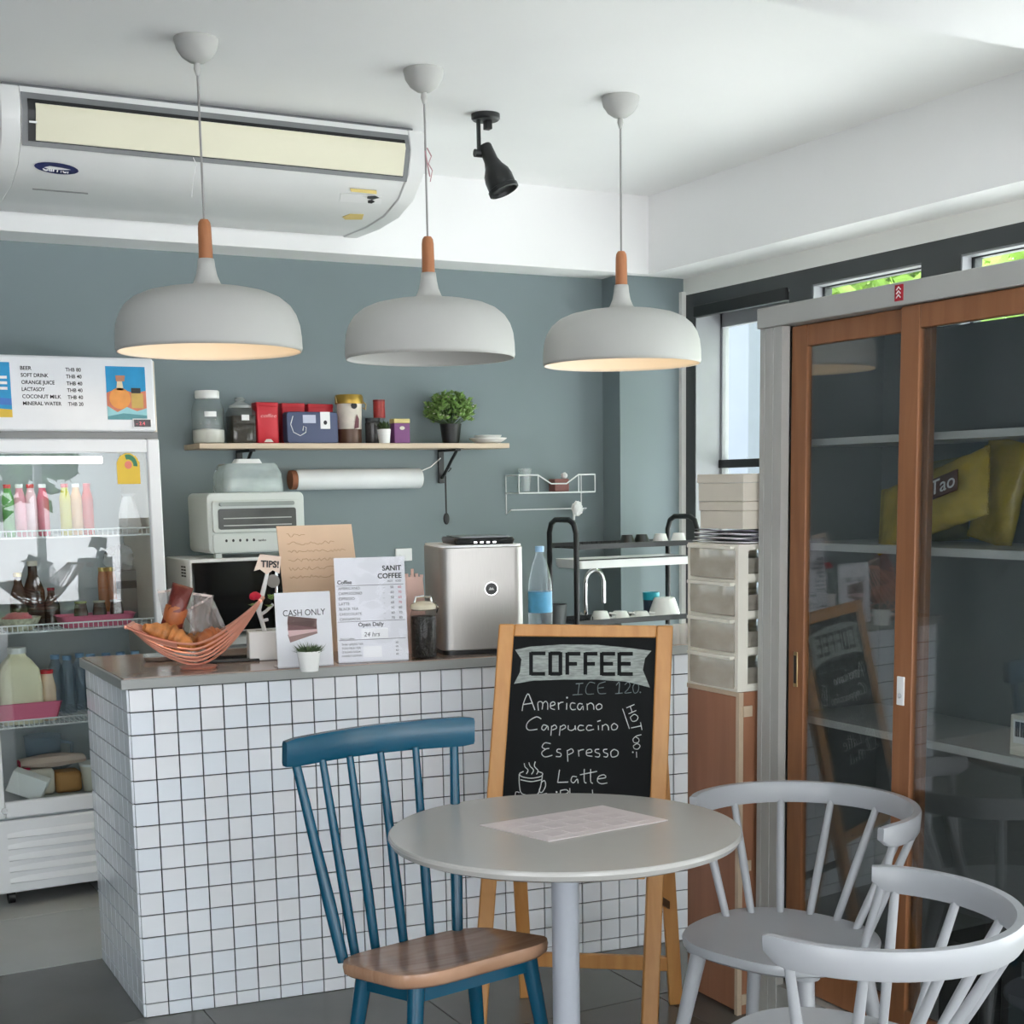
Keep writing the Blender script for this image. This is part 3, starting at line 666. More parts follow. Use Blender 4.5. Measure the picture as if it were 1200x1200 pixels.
for i in range(6):
    b_ = onz(bots[i][0], bots[i][1], .443)-B0; b_.z = .425; t_ = tw[i]+Vector((0, 0, .008))
    d = t_-b_; big = i in (0, 5)
    G().tube([b_, b_+d*.3, b_+d*.6, t_], [.011, .0125, .011, .0085] if not big else [.0135, .015, .0125, .0105], 12).obj('spindle', M_bch, bc)
# top rail: slightly curved plank
ra0 = ony(330, 866, YT-.035)-B0; ra1 = ony(330, 899, YT-.035)-B0; rb0 = ony(549, 838, YT+.005)-B0; rb1 = ony(549, 872, YT+.005)-B0
rings = []; n = 18; nb = Vector((-(rb0-ra0).y, (rb0-ra0).x, 0)).normalized()
for i in range(n+1):
    s = i/n; top = ra0.lerp(rb0, s); bot = ra1.lerp(rb1, s); bow = nb*(.045*math.sin(PI*s)-.016); e = min(s, 1-s); cut = .004*max(0, 1-e*40)
    top = top-Vector((0, 0, cut)); bot = bot+Vector((0, 0, cut)); th = .0135
    rings.append([bot+bow-nb*th*.7, bot+bow+nb*th*.7, bot.lerp(top, .12)+bow+nb*th, bot.lerp(top, .88)+bow+nb*th, top+bow+nb*th*.7, top+bow-nb*th*.7, bot.lerp(top, .88)+bow-nb*th, bot.lerp(top, .12)+bow-nb*th])
G().loft(rings).obj('top_rail', M_bch, bc, smooth=45)
lp = {}
for nm, (s, t) in dict(a=(.13, .2), b=(.13, .82), c=(.87, .82), d=(.87, .2)).items():
    tp = qpt(s, t)-Vector((0, 0, .03)); ce = qpt(.5, .5); dv = (tp-ce); dv.z = 0; bt = tp+dv*.38; bt.z = 0; lp[nm] = tp
    G().tube([bt, bt+(tp-bt)*.55, tp], [.0125, .0165, .02], 14).obj('leg', M_bch, bc)
for q, w in (('a', 'b'), ('b', 'c'), ('c', 'd'), ('d', 'a')):
    G().bar(lp[q]-Vector((0, 0, .022)), lp[w]-Vector((0, 0, .022)), .016, .044).obj('apron', M_bch, bc)
# ================================================================ EASEL CHALKBOARD
M_ewood = wood('easel_pine', S(206, 150, 88), S(188, 128, 68), .4, 3, (9, 9, .9)); M_chalkb = mat('chalkboard_black', S(10, 13, 15), .6, var=.2, scale=5, spec=.15)
M_chalk = mat('white_chalk', S(214, 216, 214), .95, var=.15, scale=80); M_chalkg = mat('smudged_chalk', S(150, 156, 152), .95, var=.3, scale=40, stretch=(1, 1, 6)); M_chalkd = mat('grey_chalk', S(120, 132, 132), .95, var=.25, scale=60)
efl = onz(550, 1226, 0); efr = onz(771, 1217, 0); ed = (efr-efl).normalized(); en = Vector((-ed.y, ed.x, 0))
LEANO, LEANZ = .21, 1.118
eup = (en*LEANO+Vector((0, 0, LEANZ))).normalized(); enorm = ed.cross(eup).normalized()    # toward the camera side: check below
if enorm.y > 0: enorm = -enorm
es = thing('chalkboard_easel', 'wooden easel chalkboard with the coffee price list', 'easel', (0, 0, 0))
E0 = efl.copy()
def epx(u, v, off=0.): p = onplane(u, v, E0, enorm); return p+enorm*off
def epoly(pts, m, name, z0, z1, parent, label=None):
    k = len(pts); P_ = [epx(*p) for p in pts]
    g = G().add([p+enorm*z1 for p in P_]+[p+enorm*z0 for p in P_], [tuple(range(k)), tuple(range(2*k-1, k-1, -1))]+[(i, (i+1) % k, (i+1) % k+k, i+k) for i in range(k)])
    return g.obj(name, m, parent, smooth=0, label=label)
ew = (efr-efl).length; TL = epx(585, 731); TRr = epx(789, 733); BL, BR = efl, efr
ht = 1.0
def stick(a, b, w, side, name='front_leg'):
    "leg whose outer edge runs a->b"
    v = [a, a+side*w, b+side*w, b]
    g = G().add([p+enorm*.001 for p in v]+[p-enorm*.024 for p in v], [(0, 1, 2, 3), (7, 6, 5, 4)]+[(i, (i+1) % 4, (i+1) % 4+4, i+4) for i in range(4)])
    return g.obj(name, M_ewood, es, bevel=.004)
tdir = (TRr-TL).normalized()
stick(BL, TL, .043, tdir); stick(BR, TRr, .046, -tdir)
def emid(f, s): return (BL.lerp(TL, f) if s < 0 else BR.lerp(TRr, f))
tl_i = TL+tdir*.043; tr_i = TRr-tdir*.046; w_ = .036; dn = (BL-TL).normalized()
def hbar(p, q, w, name, th=.022): 
    v = [p+dn*w, q+dn*w, q, p]
    g = G().add([x+enorm*.0 for x in v]+[x-enorm*th for x in v], [(0, 1, 2, 3), (7, 6, 5, 4)]+[(i, (i+1) % 4, (i+1) % 4+4, i+4) for i in range(4)])
    return g.obj(name, M_ewood, es, bevel=.003)
hbar(tl_i, tr_i, .034, 'top_rail')
lb_ = epx(583, 1018); rb_ = epx(757, 1016); hbar(lb_, rb_, .034, 'bottom_rail')
v = [tl_i+dn*.03-tdir*.006, tr_i+dn*.03+tdir*.006, rb_+dn*.012+tdir*.006, lb_+dn*.012-tdir*.006]
G().add([p-enorm*.007 for p in v]+[p-enorm*.016 for p in v], [(0, 3, 2, 1), (4, 5, 6, 7)]+[(i, (i+1) % 4, (i+1) % 4+4, i+4) for i in range(4)]).obj('blackboard', M_chalkb, es)
OFFB = -.0068
def zz(x, y): return 560+x/4, 710+y/4
epoly([zz(*p) for p in ((175, 205), (250, 190), (400, 180), (560, 182), (700, 195), (815, 210), (785, 245), (775, 300), (808, 382), (700, 355), (560, 345), (400, 345), (260, 350), (170, 365), (198, 310), (205, 250))], M_chalkg, 'chalk_banner', OFFB-.001, OFFB+.0006, es, 'smudged grey chalk banner')
def strokes(name, sts, r, m, label=None, off=.0):
    g = G()
    for st in sts:
        if len(st) == 1:
            p = epx(*zz(*st[0]), OFFB+off); g.ball(p, r*1.9, n=8, m=6); continue
        pts = [Vector(q) for q in [tuple(x)+(0,) for x in st]]
        # catmull-rom smoothing
        sm = []
        for i in range(len(pts)-1):
            a = pts[max(0, i-1)]; b = pts[i]; c = pts[i+1]; d = pts[min(len(pts)-1, i+2)]
            for k in range(4):
                t = k/4; sm.append(.5*((2*b)+(c-a)*t+(2*a-5*b+4*c-d)*t*t+(3*b-a-3*c+d)*t**3))
        sm.append(pts[-1])
        g.tube([epx(*zz(p.x, p.y), OFFB+off) for p in sm], r, 6)
    return g.obj(name, m, es, smooth=60, label=label)
def blocks(name, segs, r, m, label):
    g = G()
    for a, b in segs: g.bar(epx(*zz(*a), OFFB+.0006), epx(*zz(*b), OFFB+.0006), r, .0012, enorm)
    return g.obj(name, m, es, label=label, smooth=0)
def E_(x0, x1, y0=224, y1=319): return [((x0, y0-6), (x0, y1+6)), ((x0, y0), (x1, y0)), ((x0, 271), (x1-10, 271)), ((x0, y1), (x1, y1))]
cof = [((250, 216), (250, 324)), ((250, 222), (318, 222)), ((250, 318), (316, 318)), ((340, 216), (340, 324)), ((388, 216), (388, 324)), ((340, 222), (388, 222)), ((340, 318), (388, 318)),
       ((420, 218), (420, 322)), ((420, 224), (482, 224)), ((420, 271), (466, 271)), ((505, 218), (505, 322)), ((505, 224), (562, 224)), ((505, 271), (550, 271))]+E_(582, 645)+E_(664, 728)
blocks('lettering', cof, .0105, M_chalkb, 'block letters reading COFFEE on the banner')
strokes('lettering', [[(460, 365), (495, 362)], [(477, 364), (470, 415)], [(445, 417), (492, 414)], [(550, 362), (525, 358), (508, 385), (512, 412), (545, 412)], [(600, 355), (570, 365), (563, 385), (570, 410), (602, 410)], [(565, 385), (592, 382)]], .0011, M_chalkd, 'grey chalk word ICE')
strokes('lettering', [
                      [(650, 372), (665, 357), (662, 410)], [(645, 411), (680, 408)], [(690, 370), (705, 357), (715, 370), (705, 390), (690, 408), (722, 405)], [(740, 358), (728, 380), (735, 408), (752, 400), (755, 372), (740, 358)], [(763, 405)]], .0011, M_chalkd, 'grey chalk price 120')
strokes('lettering', [[(208, 492), (215, 455), (235, 412), (250, 440), (268, 488)], [(215, 462), (258, 455)], [(285, 490), (282, 455), (295, 448), (305, 458), (302, 485)], [(305, 458), (318, 447), (328, 458), (328, 486)], [(340, 470), (362, 462), (358, 450), (343, 455), (342, 478), (362, 486)],
                      [(380, 486), (378, 452)], [(379, 462), (388, 453), (402, 451)], [(418, 455), (417, 486)], [(419, 430)], [(458, 457), (440, 455), (434, 472), (443, 486), (460, 484)], [(492, 460), (475, 458), (468, 476), (480, 487), (494, 468), (495, 488)], [(515, 488), (513, 458)], [(514, 464), (530, 455), (543, 465), (545, 486)], [(570, 458), (556, 470), (562, 486), (580, 480), (582, 465), (570, 458)]], .0014, M_chalk, 'chalk line Americano')
strokes('lettering', [[(298, 530), (275, 520), (240, 540), (228, 565), (240, 582), (280, 578)], [(326, 562), (308, 558), (300, 575), (312, 582), (328, 563), (331, 582)], [(347, 562), (343, 608)], [(347, 567), (362, 558), (370, 572), (350, 582)], [(388, 562), (383, 608)], [(388, 567), (405, 558), (412, 570), (392, 582)], [(425, 560), (425, 578), (440, 584), (455, 575), (457, 560), (460, 582)],
                      [(497, 562), (478, 560), (470, 575), (480, 584), (500, 580)], [(537, 562), (518, 560), (510, 575), (520, 584), (545, 578)], [(566, 560), (567, 582)], [(561, 542), (577, 537)], [(585, 584), (585, 558)], [(586, 564), (600, 555), (612, 565), (614, 583)], [(640, 550), (628, 562), (632, 580), (650, 578), (656, 562), (640, 550)]], .0014, M_chalk, 'chalk line Cappuccino')
strokes('lettering', [[(342, 646), (315, 642), (302, 662), (320, 672)], [(335, 668), (318, 672), (300, 690), (315, 708), (350, 700)], [(390, 672), (375, 672), (372, 684), (390, 692), (388, 706), (366, 706)], [(420, 676), (423, 730)], [(420, 680), (440, 670), (448, 685), (425, 698)], [(475, 706), (472, 675)], [(473, 684), (482, 676), (498, 673)], [(510, 690), (535, 685), (530, 672), (512, 678), (512, 700), (538, 705)],
                      [(570, 672), (553, 674), (553, 686), (572, 694), (568, 708), (550, 706)], [(608, 672), (592, 674), (592, 686), (610, 694), (606, 708), (590, 706)], [(640, 672), (625, 685), (630, 708), (655, 702), (658, 682), (640, 672)]], .0014, M_chalk, 'chalk line Espresso')
strokes('lettering', [[(384, 768), (375, 828)], [(375, 828), (425, 826)], [(465, 802), (445, 800), (438, 820), (450, 830), (467, 812), (471, 832)], [(500, 765), (500, 822), (510, 830)], [(530, 765), (530, 822), (540, 832)], [(480, 792), (560, 776)], [(560, 812), (600, 805), (592, 792), (568, 800), (562, 822), (580, 834), (608, 830)]], .0014, M_chalk, 'chalk line Latte')
strokes('lettering', [[(370, 873)], [(388, 915), (388, 866)], [(388, 866), (415, 862), (425, 875), (392, 888)], [(432, 855), (434, 912)], [(455, 895), (470, 890), (478, 910)], [(520, 892), (500, 900), (515, 915)], [(538, 862), (542, 915)], [(560, 885), (543, 900), (562, 915)]], .0014, M_chalk, 'chalk line Black half hidden by the table')
strokes('lettering', [[(698, 478), (735, 462)], [(708, 506), (744, 490)], [(716, 471), (725, 498)], [(716, 522), (735, 508), (752, 520), (745, 537), (725, 540), (716, 522)], [(720, 572), (768, 562)], [(764, 545), (771, 582)], [(768, 604), (745, 610), (729, 625), (735, 641), (754, 639), (756, 624), (742, 615)], [(730, 656), (748, 646), (762, 656), (752, 671), (735, 669), (730, 656)], [(728, 686)], [(745, 684), (746, 711)], [(680, 482), (712, 576)]], .0012, M_chalk, 'slanting chalk words HOT 60')
cup = [[(196, 785), (205, 800), (250, 808), (295, 800), (304, 785), (280, 776)], [(196, 785), (215, 776)], [(194, 790), (196, 845), (210, 882), (275, 886), (294, 850), (304, 790)], [(200, 815), (250, 824), (298, 815)], [(300, 826), (314, 820), (318, 845), (302, 874), (288, 868), (296, 846)], [(175, 890), (180, 872), (196, 876)], [(300, 884), (325, 880)], [(228, 788), (236, 770), (222, 755), (218, 738)], [(252, 790), (262, 770), (246, 752), (240, 734)], [(276, 790), (283, 772), (266, 752), (270, 730)]]
strokes('cup_drawing', cup, .0014, M_chalk, 'chalk drawing of a steaming cup')
# rear legs and stretcher
for (u, v, s) in ((617, 1168, -1), (792, 1176, 1)):
    ft_ = onz(u, v, 0); hp = emid(.80, s)+tdir*(.05 if s < 0 else -.03)-enorm*.034
    ft_ = Vector((ft_.x, ft_.y, 0)); d = (hp-ft_)
    G().bar(ft_, hp, .04, .02, enorm).obj('rear_leg', M_ewood, es, bevel=.003)
    if s > 0: G().bar(emid(.34, s)+tdir*(.02*-s)-enorm*.02, ft_+d*.34, .006, .02, (0, 0, 1)).obj('brace', M_black, es)
fa_ = onz(617, 1168, 0); fb_ = onz(792, 1176, 0); ha = emid(.80, -1)+tdir*.05-enorm*.034; hb_ = emid(.80, 1)-tdir*.03-enorm*.034
G().bar(fa_.lerp(ha, .14)+enorm*.0, fb_.lerp(hb_, .14), .02, .042, (0, 0, 1)).obj('rear_stretcher', M_ewood, es, bevel=.003)
for q in (590, 738): G().ball(epx(q, 1024, .001), .0045, n=8, m=6).obj('screw', M_black, es)
# ================================================================ DRINKS FRIDGE
FX0, FX1, FY, FB = .68, 1.362, 5.27, 5.84
M_fr = mat('fridge_enamel', S(232, 234, 238), .3, var=.02); M_fin = mat('fridge_liner', S(190, 197, 201), .4, var=.02); M_fside = mat('fridge_side', S(214, 206, 194), .4)
M_wire = mat('white_wire', S(232, 234, 236), .4)
G_fr = glass('fridge_glass', (.93, .96, .96, 1), 1.6)
fr = thing('drinks_fridge', 'white glass door drinks fridge with price list header', 'fridge', (0, 0, 0))
G().box(FX0, FX0+.03, FY+.02, FB, .10, 1.985).obj('side_panel', M_fside, fr, bevel=.004); G().box(FX1-.03, FX1, FY+.02, FB, .10, 1.985).obj('side_panel', M_fside, fr, bevel=.004)
G().box(FX0+.03, FX1-.03, FB-.04, FB-.002, .10, 1.985).obj('liner_back', M_fin, fr); G().box(FX0+.03, FX1-.03, FY+.03, FB-.04, 1.70, 1.985).obj('liner_top', M_fin, fr); G().box(FX0+.03, FX1-.03, FY+.02, FB-.04, .10, .36).obj('liner_base', M_fin, fr)
hdr = G().box(FX0-.004, FX1-.012, FY-.012, FY+.035, 1.725, 1.99).obj('header_sign', M_fr, fr, bevel=.008)
G().box(FX0, FX1-.005, FY+.0, FY+.02, 1.7, 1.724).obj('header_trim', M_acg, fr)
G().box(FX1-.1, FX1-.03, FY-.018, FY-.012, 1.738, 1.772).obj('temperature_display', M_plas, hdr, bevel=.003); G().box(FX1-.095, FX1-.034, FY-.0205, FY-.0182, 1.742, 1.768).obj('display_screen', mat('dark_red_screen', S(48, 24, 32), .2), hdr)
text('lettering', '- 2.4', .018, mat('red_digits', S(220, 90, 100), .4, emit=.4), hdr, (FX1-.088, FY-.0212, 1.748), (1, 0, 0), (0, 0, 1))
def hp(u, v): return ony(u, v, FY-.0125)
rows = [('BEER', 'THB 80', 188, 200), ('SOFT DRINK', 'THB 40', 238, 248), ('ORANGE JUICE', 'THB 40', 288, 297), ('LACTASOY', 'THB 40', 337, 345), ('COCONUT MILK', 'THB 40', 388, 394), ('MINERAL WATER', 'THB 20', 437, 442)]
xs_ = [(140, 218), (146, 338), (150, 382), (152, 313), (156, 428), (160, 430)]; xp = [(460, 568), (464, 573), (468, 578), (472, 580), (476, 583), (480, 586)]
for (a, b, ya, yb), (x0, x1), (x2, x3) in zip(rows, xs_, xp):
    p = hp(x0/6, 400+(ya+11)/6); q = hp(x1/6, 400+(ya+11)/6); text('lettering', a, .0185, M_print, hdr, p+Vector((0, -.0008, 0)), (1, 0, 0), (0, 0, 1), width=q.x-p.x, bold=.0001)
    p = hp(x2/6, 400+(yb+11)/6); q = hp(x3/6, 400+(yb+11)/6); text('lettering', b, .0185, M_print, hdr, p+Vector((0, -.0008, 0)), (1, 0, 0), (0, 0, 1), width=q.x-p.x, bold=.0001)
def pcol(n, c): return mat('print_'+n, S(*c), .5, var=.06, scale=30)
def flat(pts, y, m, parent, name, th=.0006): return G(TXZ).prism([(x, z) for x, z in pts], -y, -y+th).obj(name, m, parent, smooth=0)
def ell(cx, cz, rx, rz, n=20): return [(cx+rx*math.cos(2*PI*k/n), cz+rz*math.sin(2*PI*k/n)) for k in range(n)]
# right poster: two flasks on a blue ground
a = hp(123, 429); b = hp(172.5, 492); x0, x1, z1, z0 = a.x, b.x, a.z, b.z; w, h = x1-x0, z1-z0; Y0 = FY-.0128
def pr(fx, fz): return (x0+w*fx, z0+h*fz)
flat([pr(0, 0), pr(1, 0), pr(1, 1), pr(0, 1)], Y0, pcol('blue', (20, 150, 205)), hdr, 'poster')
flat([pr(0, 0), pr(1, 0), pr(1, .55), pr(.7, .5), pr(.3, .6), pr(0, .5)], Y0-.0006, pcol('coral', (214, 128, 100)), hdr, 'poster_print')
flat([pr(0, 0), pr(1, 0), pr(1, .22), pr(.75, .16), pr(.5, .24), pr(.25, .14), pr(0, .26)], Y0-.0012, pcol('aqua', (150, 205, 212)), hdr, 'poster_print')
flat([pr(0, 0), pr(1, 0), pr(1, .08), pr(.4, .12), pr(0, .06)], Y0-.0018, pcol('teal', (88, 150, 158)), hdr, 'poster_print')
flat(ell(*pr(.33, .40), w*.27, h*.2), Y0-.0024, pcol('orange', (238, 158, 78)), hdr, 'poster_print'); flat([pr(.25, .55), pr(.43, .55), pr(.40, .74), pr(.28, .74)], Y0-.0024, pcol('cream', (232, 214, 176)), hdr, 'poster_print'); flat([pr(.25, .72), pr(.46, .72), pr(.48, .83), pr(.24, .83)], Y0-.003, pcol('tan', (190, 130, 100)), hdr, 'poster_print')
flat([pr(.62, .22), pr(.92, .22), pr(.92, .5), pr(.62, .5)], Y0-.0024, pcol('ochre', (206, 172, 92)), hdr, 'poster_print'); flat([pr(.62, .5), pr(.86, .5), pr(.86, .6), pr(.62, .6)], Y0-.003, pcol('black', (36, 40, 40)), hdr, 'poster_print')
# left poster, cut by the picture edge
a = hp(10.5, 422); b = hp(12, 489); x1, z1, z0 = a.x, a.z, b.z; x0 = x1-w; 
flat([pr(0, 0), pr(1, 0), pr(1, 1), pr(0, 1)], Y0, pcol('blue', (20, 150, 205)), hdr, 'poster'); flat([pr(0, 0), pr(1, 0), pr(1, .14), pr(0, .2)], Y0-.0006, pcol('sand', (226, 190, 60)), hdr, 'poster_print'); flat([pr(0, .25), pr(1, .22), pr(1, .34), pr(0, .4)], Y0-.0006, pcol('sea', (60, 120, 200)), hdr, 'poster_print')
for k in range(3): flat([pr(.4, .5+.1*k), pr(.92, .5+.1*k), pr(.92, .55+.1*k), pr(.4, .55+.1*k)], Y0-.0006, M_paper, hdr, 'poster_print')
# door
DZ0, DZ1 = .335, 1.698
dr = thing_part('door', fr)
G().box(FX1-.05, FX1-.004, FY-.012, FY+.022, DZ0, DZ1).obj('stile', M_fr, dr, bevel=.006); G().box(FX0+.004, FX0+.05, FY-.012, FY+.022, DZ0, DZ1).obj('stile', M_fr, dr, bevel=.006)
G().box(FX0+.05, FX1-.05, FY-.012, FY+.022, DZ1-.05, DZ1).obj('rail', M_fr, dr, bevel=.006); G().box(FX0+.05, FX1-.05, FY-.012, FY+.022, DZ0, DZ0+.058).obj('rail', M_fr, dr, bevel=.006)
G().box(FX0+.046, FX1-.046, FY+.002, FY+.007, DZ0+.054, DZ1-.046).obj('glass_pane', G_fr, dr)
G().cyl((FX0+.045, FY-.016, DZ0+.03), (FX0+.045, FY-.01, DZ0+.03), .011).obj('lock', M_chrome, dr)
M_yel = mat('yellow_label', S(226, 190, 60), .5, var=.05); a = hp(137, 531); b = hp(166, 567); x0, x1, z1, z0 = a.x, b.x, a.z, b.z; w, h = x1-x0, z1-z0
flat([pr(0, 0), pr(1, 0), pr(1, .7), pr(.85, .9), pr(.6, 1), pr(.4, 1), pr(.15, .9), pr(0, .7)], FY+.0018, M_yel, dr, 'energy_label')
flat([pr(.5+.4*math.cos(t), .6+.36*math.sin(t)) for t in [rad(-5+115*k/8) for k in range(9)]]+[pr(.5+.22*math.cos(t), .6+.2*math.sin(t)) for t in [rad(110-115*k/8) for k in range(9)]], FY+.0012, pcol('green', (58, 130, 96)), dr, 'label_dial')
flat(ell(*pr(.5, .62), w*.16, h*.13), FY+.0006, pcol('salmon', (226, 130, 110)), dr, 'label_dial')
# vent panel with louvres and castors
vp = G().box(FX0+.004, FX1-.004, FY-.012, FY+.02, .055, .325).obj('vent_panel', M_fr, fr, bevel=.008)
for k in range(5):
    z = .09+.042*k; g = G(); rings = []
    for i in range(9):
        x = FX0+.05+(FX1-FX0-.1)*i/8; b_ = .012*math.sin(PI*i/8)**.5 if 0 < i < 8 else 0
        rings.append([(x, FY-.0118, z), (x, FY-.012-b_, z+.004), (x, FY-.012-b_*.4, z+.02), (x, FY-.0118, z+.026)])
    g.loft(rings).obj('louvre', M_fr, vp, smooth=40)
for x in (FX0+.06, FX1-.06):
    for y in (FY+.06, FB-.06): 
        c_ = G().cyl((x-.012, y, .026), (x+.012, y, .026), .026).obj('castor', M_black, fr); G().box(x-.018, x+.018, y-.02, y+.02, .05, .1).obj('castor_fork', M_chrome, c_)
# lamp tube under the fridge ceiling
G().tube([(FX0+.06, FY+.07, 1.625), (FX1-.2, FY+.07, 1.625)], .013, 14).obj('lamp_tube', mat('fridge_tube', S(250, 252, 255), .4, emit=5, emitcol=(.95, 1, 1, 1)), fr)
G().box(FX0+.03, FX1-.03, FY+.1, FB-.1, .055, .1).obj('underside_shade', M_black, fr)  # added black block, stands in for the shade beneath the fridge
# wire shelves
for z in (1.345, 1.003, .655):
    g = G(); x0, x1, y0, y1 = FX0+.035, FX1-.035, FY+.05, FB-.06
    g.tube([(x0, y0, z), (x1, y0, z), (x1, y1, z), (x0, y1, z)], .003, 6, True).tube([(x0, y0, z+.026), (x1, y0, z+.026)], .003, 6)
    n = 34
    for i in range(n+1):
        x = x0+(x1-x0)*i/n; g.tube([(x, y1, z), (x, y0, z), (x, y0, z+.026)], .0018, 5)
    g.obj('wire_shelf', M_wire, fr)
# ---------------------------------------------------------------- drinks
def bottle(name, label, cat, x, y, z, r, h, mbody, mcap, capr=.5, neck=.3, group=None, liquid=None, fill=.8, lab=None, n=20):
    t = thing(name, label, cat, (x, y, z), 0, group); hb = h*(1-neck)
    G().lathe([(0, 0), (r*.9, 0), (r, h*.03), (r, hb*.92), (r*.93, hb), (r*capr, hb+h*neck*.55), (r*capr*.9, h*.97), (0, h*.97)], n).obj('body', mbody, t)
    G().lathe([(0, h*.955), (r*capr*1.05, h*.955), (r*capr*1.05, h*1.03), (0, h*1.03)], 16).obj('cap', mcap, t)
    if liquid: G().lathe([(0, .003), (r*.86, .003), (r*.94, h*.03), (r*.94, hb*fill), (0, hb*fill)], n).obj('drink', liquid, t)
    if lab: G().shell([(r*1.01, hb*.3), (r*1.01, hb*.7)], n).obj('label_band', lab, t)
    return t
def dm(n, c, r=.25): return mat('drink_'+n, S(*c), r, var=.1, scale=12)
def fx(u, v, y): return ony(u, v, y).x
# top shelf: pink, yellow and red drinks, left to right
for k, (u, c, lab) in enumerate(((10, (86, 150, 80), 'green juice bottle leftmost on the top fridge shelf'), (24, (226, 150, 170), 'pink milk bottle second on the top fridge shelf'), (37, (232, 190, 200), 'pale pink milk bottle third on the top fridge shelf'), (51, (214, 96, 120), 'rose red milk bottle fourth on the top fridge shelf'), (77, (196, 186, 60), 'yellow green juice bottle on the top fridge shelf'), (90, (226, 176, 130), 'peach coloured juice bottle on the top fridge shelf'), (103, (206, 60, 56), 'red drink bottle right of the peach bottle on the top fridge shelf'))):
    bottle('drink_bottle', lab, 'bottle', fx(u, 600, FY+.13), FY+.13, 1.349, .021, .185, dm('c%d' % k, c), M_paper if k % 2 else dm('cap%d' % k, (200, 60, 70)), .62, .22, 'bottles on the top fridge shelf')
bx = thing('foil_pouch', 'white crinkled pouch at the right of the top fridge shelf', 'pouch', (fx(152, 610, FY+.15), FY+.15, 1.349)); rq = random.Random(9)
G().loft([[(.04*k*math.cos(a*PI/8)*rq.uniform(.85, 1.1), .03*k*math.sin(a*PI/8)*rq.uniform(.8, 1.1), z) for a in range(16)] for z, k in ((0, .8), (.03, 1.1), (.07, 1), (.11, .75), (.14, .5), (.15, .7))]).obj('pouch', mat('crinkled_foil', S(225, 222, 222), .3, bump=.5, bscale=40), bx, smooth=20)
# middle shelf: dark bottles with bright caps, pink trays
M_dkb = mat('dark_bottle', S(66, 48, 40), .2, var=.2); M_gold = mat('gold_cap', S(196, 168, 96), .3, .6)
MB_ = 'dark bottles on the middle fridge shelf'
M_ptray = mat('pink_plastic', S(222, 116, 146), .4, var=.04)
def tray(name, label, cat, x0, x1, y0, y1, z, h, m, fl=.012):
    t = thing(name, label, cat, ((x0+x1)/2, (y0+y1)/2, z)); a, b = (x1-x0)/2, (y1-y0)/2
    rings = [[(x, y, zz_) for x, y in rrect(-a*k, a*k, -b*k, b*k, .02)] for zz_, k in ((0, .86), (.004, .88), (h, 1), (h+.002, 1.03), (h, .98), (.006, .85))]
    G().loft(rings).obj('body', m, t, smooth=50); return t
tray('plastic_tray', 'long pink tray holding the dark bottles on the middle fridge shelf', 'tray', fx(68, 730, FY+.11), fx(158, 730, FY+.11), FY+.075, FY+.2, 1.0065, .042, M_ptray)
for k, u in enumerate((95, 117, 137)): bottle('brew_bottle', ['dark bottle with a clear domed cap, left of three in the pink tray', 'dark bottle with a clear domed cap, middle of three in the pink tray', 'dark bottle with a clear domed cap, right of three in the pink tray'][k], 'bottle', fx(u, 720, FY+.13), FY+.13, 1.0125, .026, .085, M_dkb, dm('dome%d' % k, ((150, 160, 90), (170, 170, 150), (176, 180, 178))[k]), .85, .35, MB_)
for k, u in enumerate((22, 40, 60)): bottle('brew_bottle', ['tall dark bottle with gold cap behind the glass dish', 'tall brown bottle with cream cap in the middle fridge shelf centre', 'short dark bottle with red cap beside the pink tray'][k], 'bottle', fx(u, 700, FY+.24), FY+.24, 1.0065, (.034, .04, .03)[k], (.2, .24, .14)[k], M_dkb, (M_gold, M_cream, dm('redcap', (150, 40, 50)))[k], .45, .4, MB_)
for k, u in enumerate((121, 131)): bottle('spice_jar', ['amber spice jar left of a pair on the middle fridge shelf', 'amber spice jar right of a pair on the middle fridge shelf'][k], 'jar', fx(u, 690, FY+.36), FY+.36, 1.0065, .02, .2, dm('amber%d' % k, (176, 110, 70)), M_gold, .8, .15, MB_)
gd = thing('glass_dish', 'fluted glass dish at the left of the middle fridge shelf', 'dish', (fx(22, 730, FY+.13), FY+.13, 1.0065)); G().lathe([(0, 0), (.05, 0), (.066, .02), (.08, .045), (.082, .047), (.077, .045), (.06, .02), (0, .01)], 28).obj('bowl', mat('pale_glass', S(206, 204, 180), .15, var=.3, scale=60, bump=.5, bscale=50), gd)
G().ball((0, 0, .035), .06, rz=.03, noise=.3, seed=4).obj('contents', mat('pink_jelly', S(200, 96, 110), .4, var=.3), gd)
cb = thing('carton', 'grey carton behind the spice jars on the middle fridge shelf', 'box', (fx(147, 690, FY+.4), FY+.4, 1.0065)); G().box(-.065, .065, -.05, .05, 0, .19).obj('body', mat('grey_carton', S(122, 120, 118), .6), cb, bevel=.003); G().box(-.068, .068, -.052, -.05, .12, .15).obj('label_band', M_print, cb)
tr_ = thing('plastic_bag', 'crumpled clear bag on top of the grey carton in the fridge', 'bag', (fx(140, 650, FY+.4), FY+.4, 1.197)); G().ball((0, 0, .05), .06, .04, .05, noise=.5, seed=2).obj('bag', glass('bag_film', (.9, .9, .9, 1), 1.4, .15, .35), tr_)
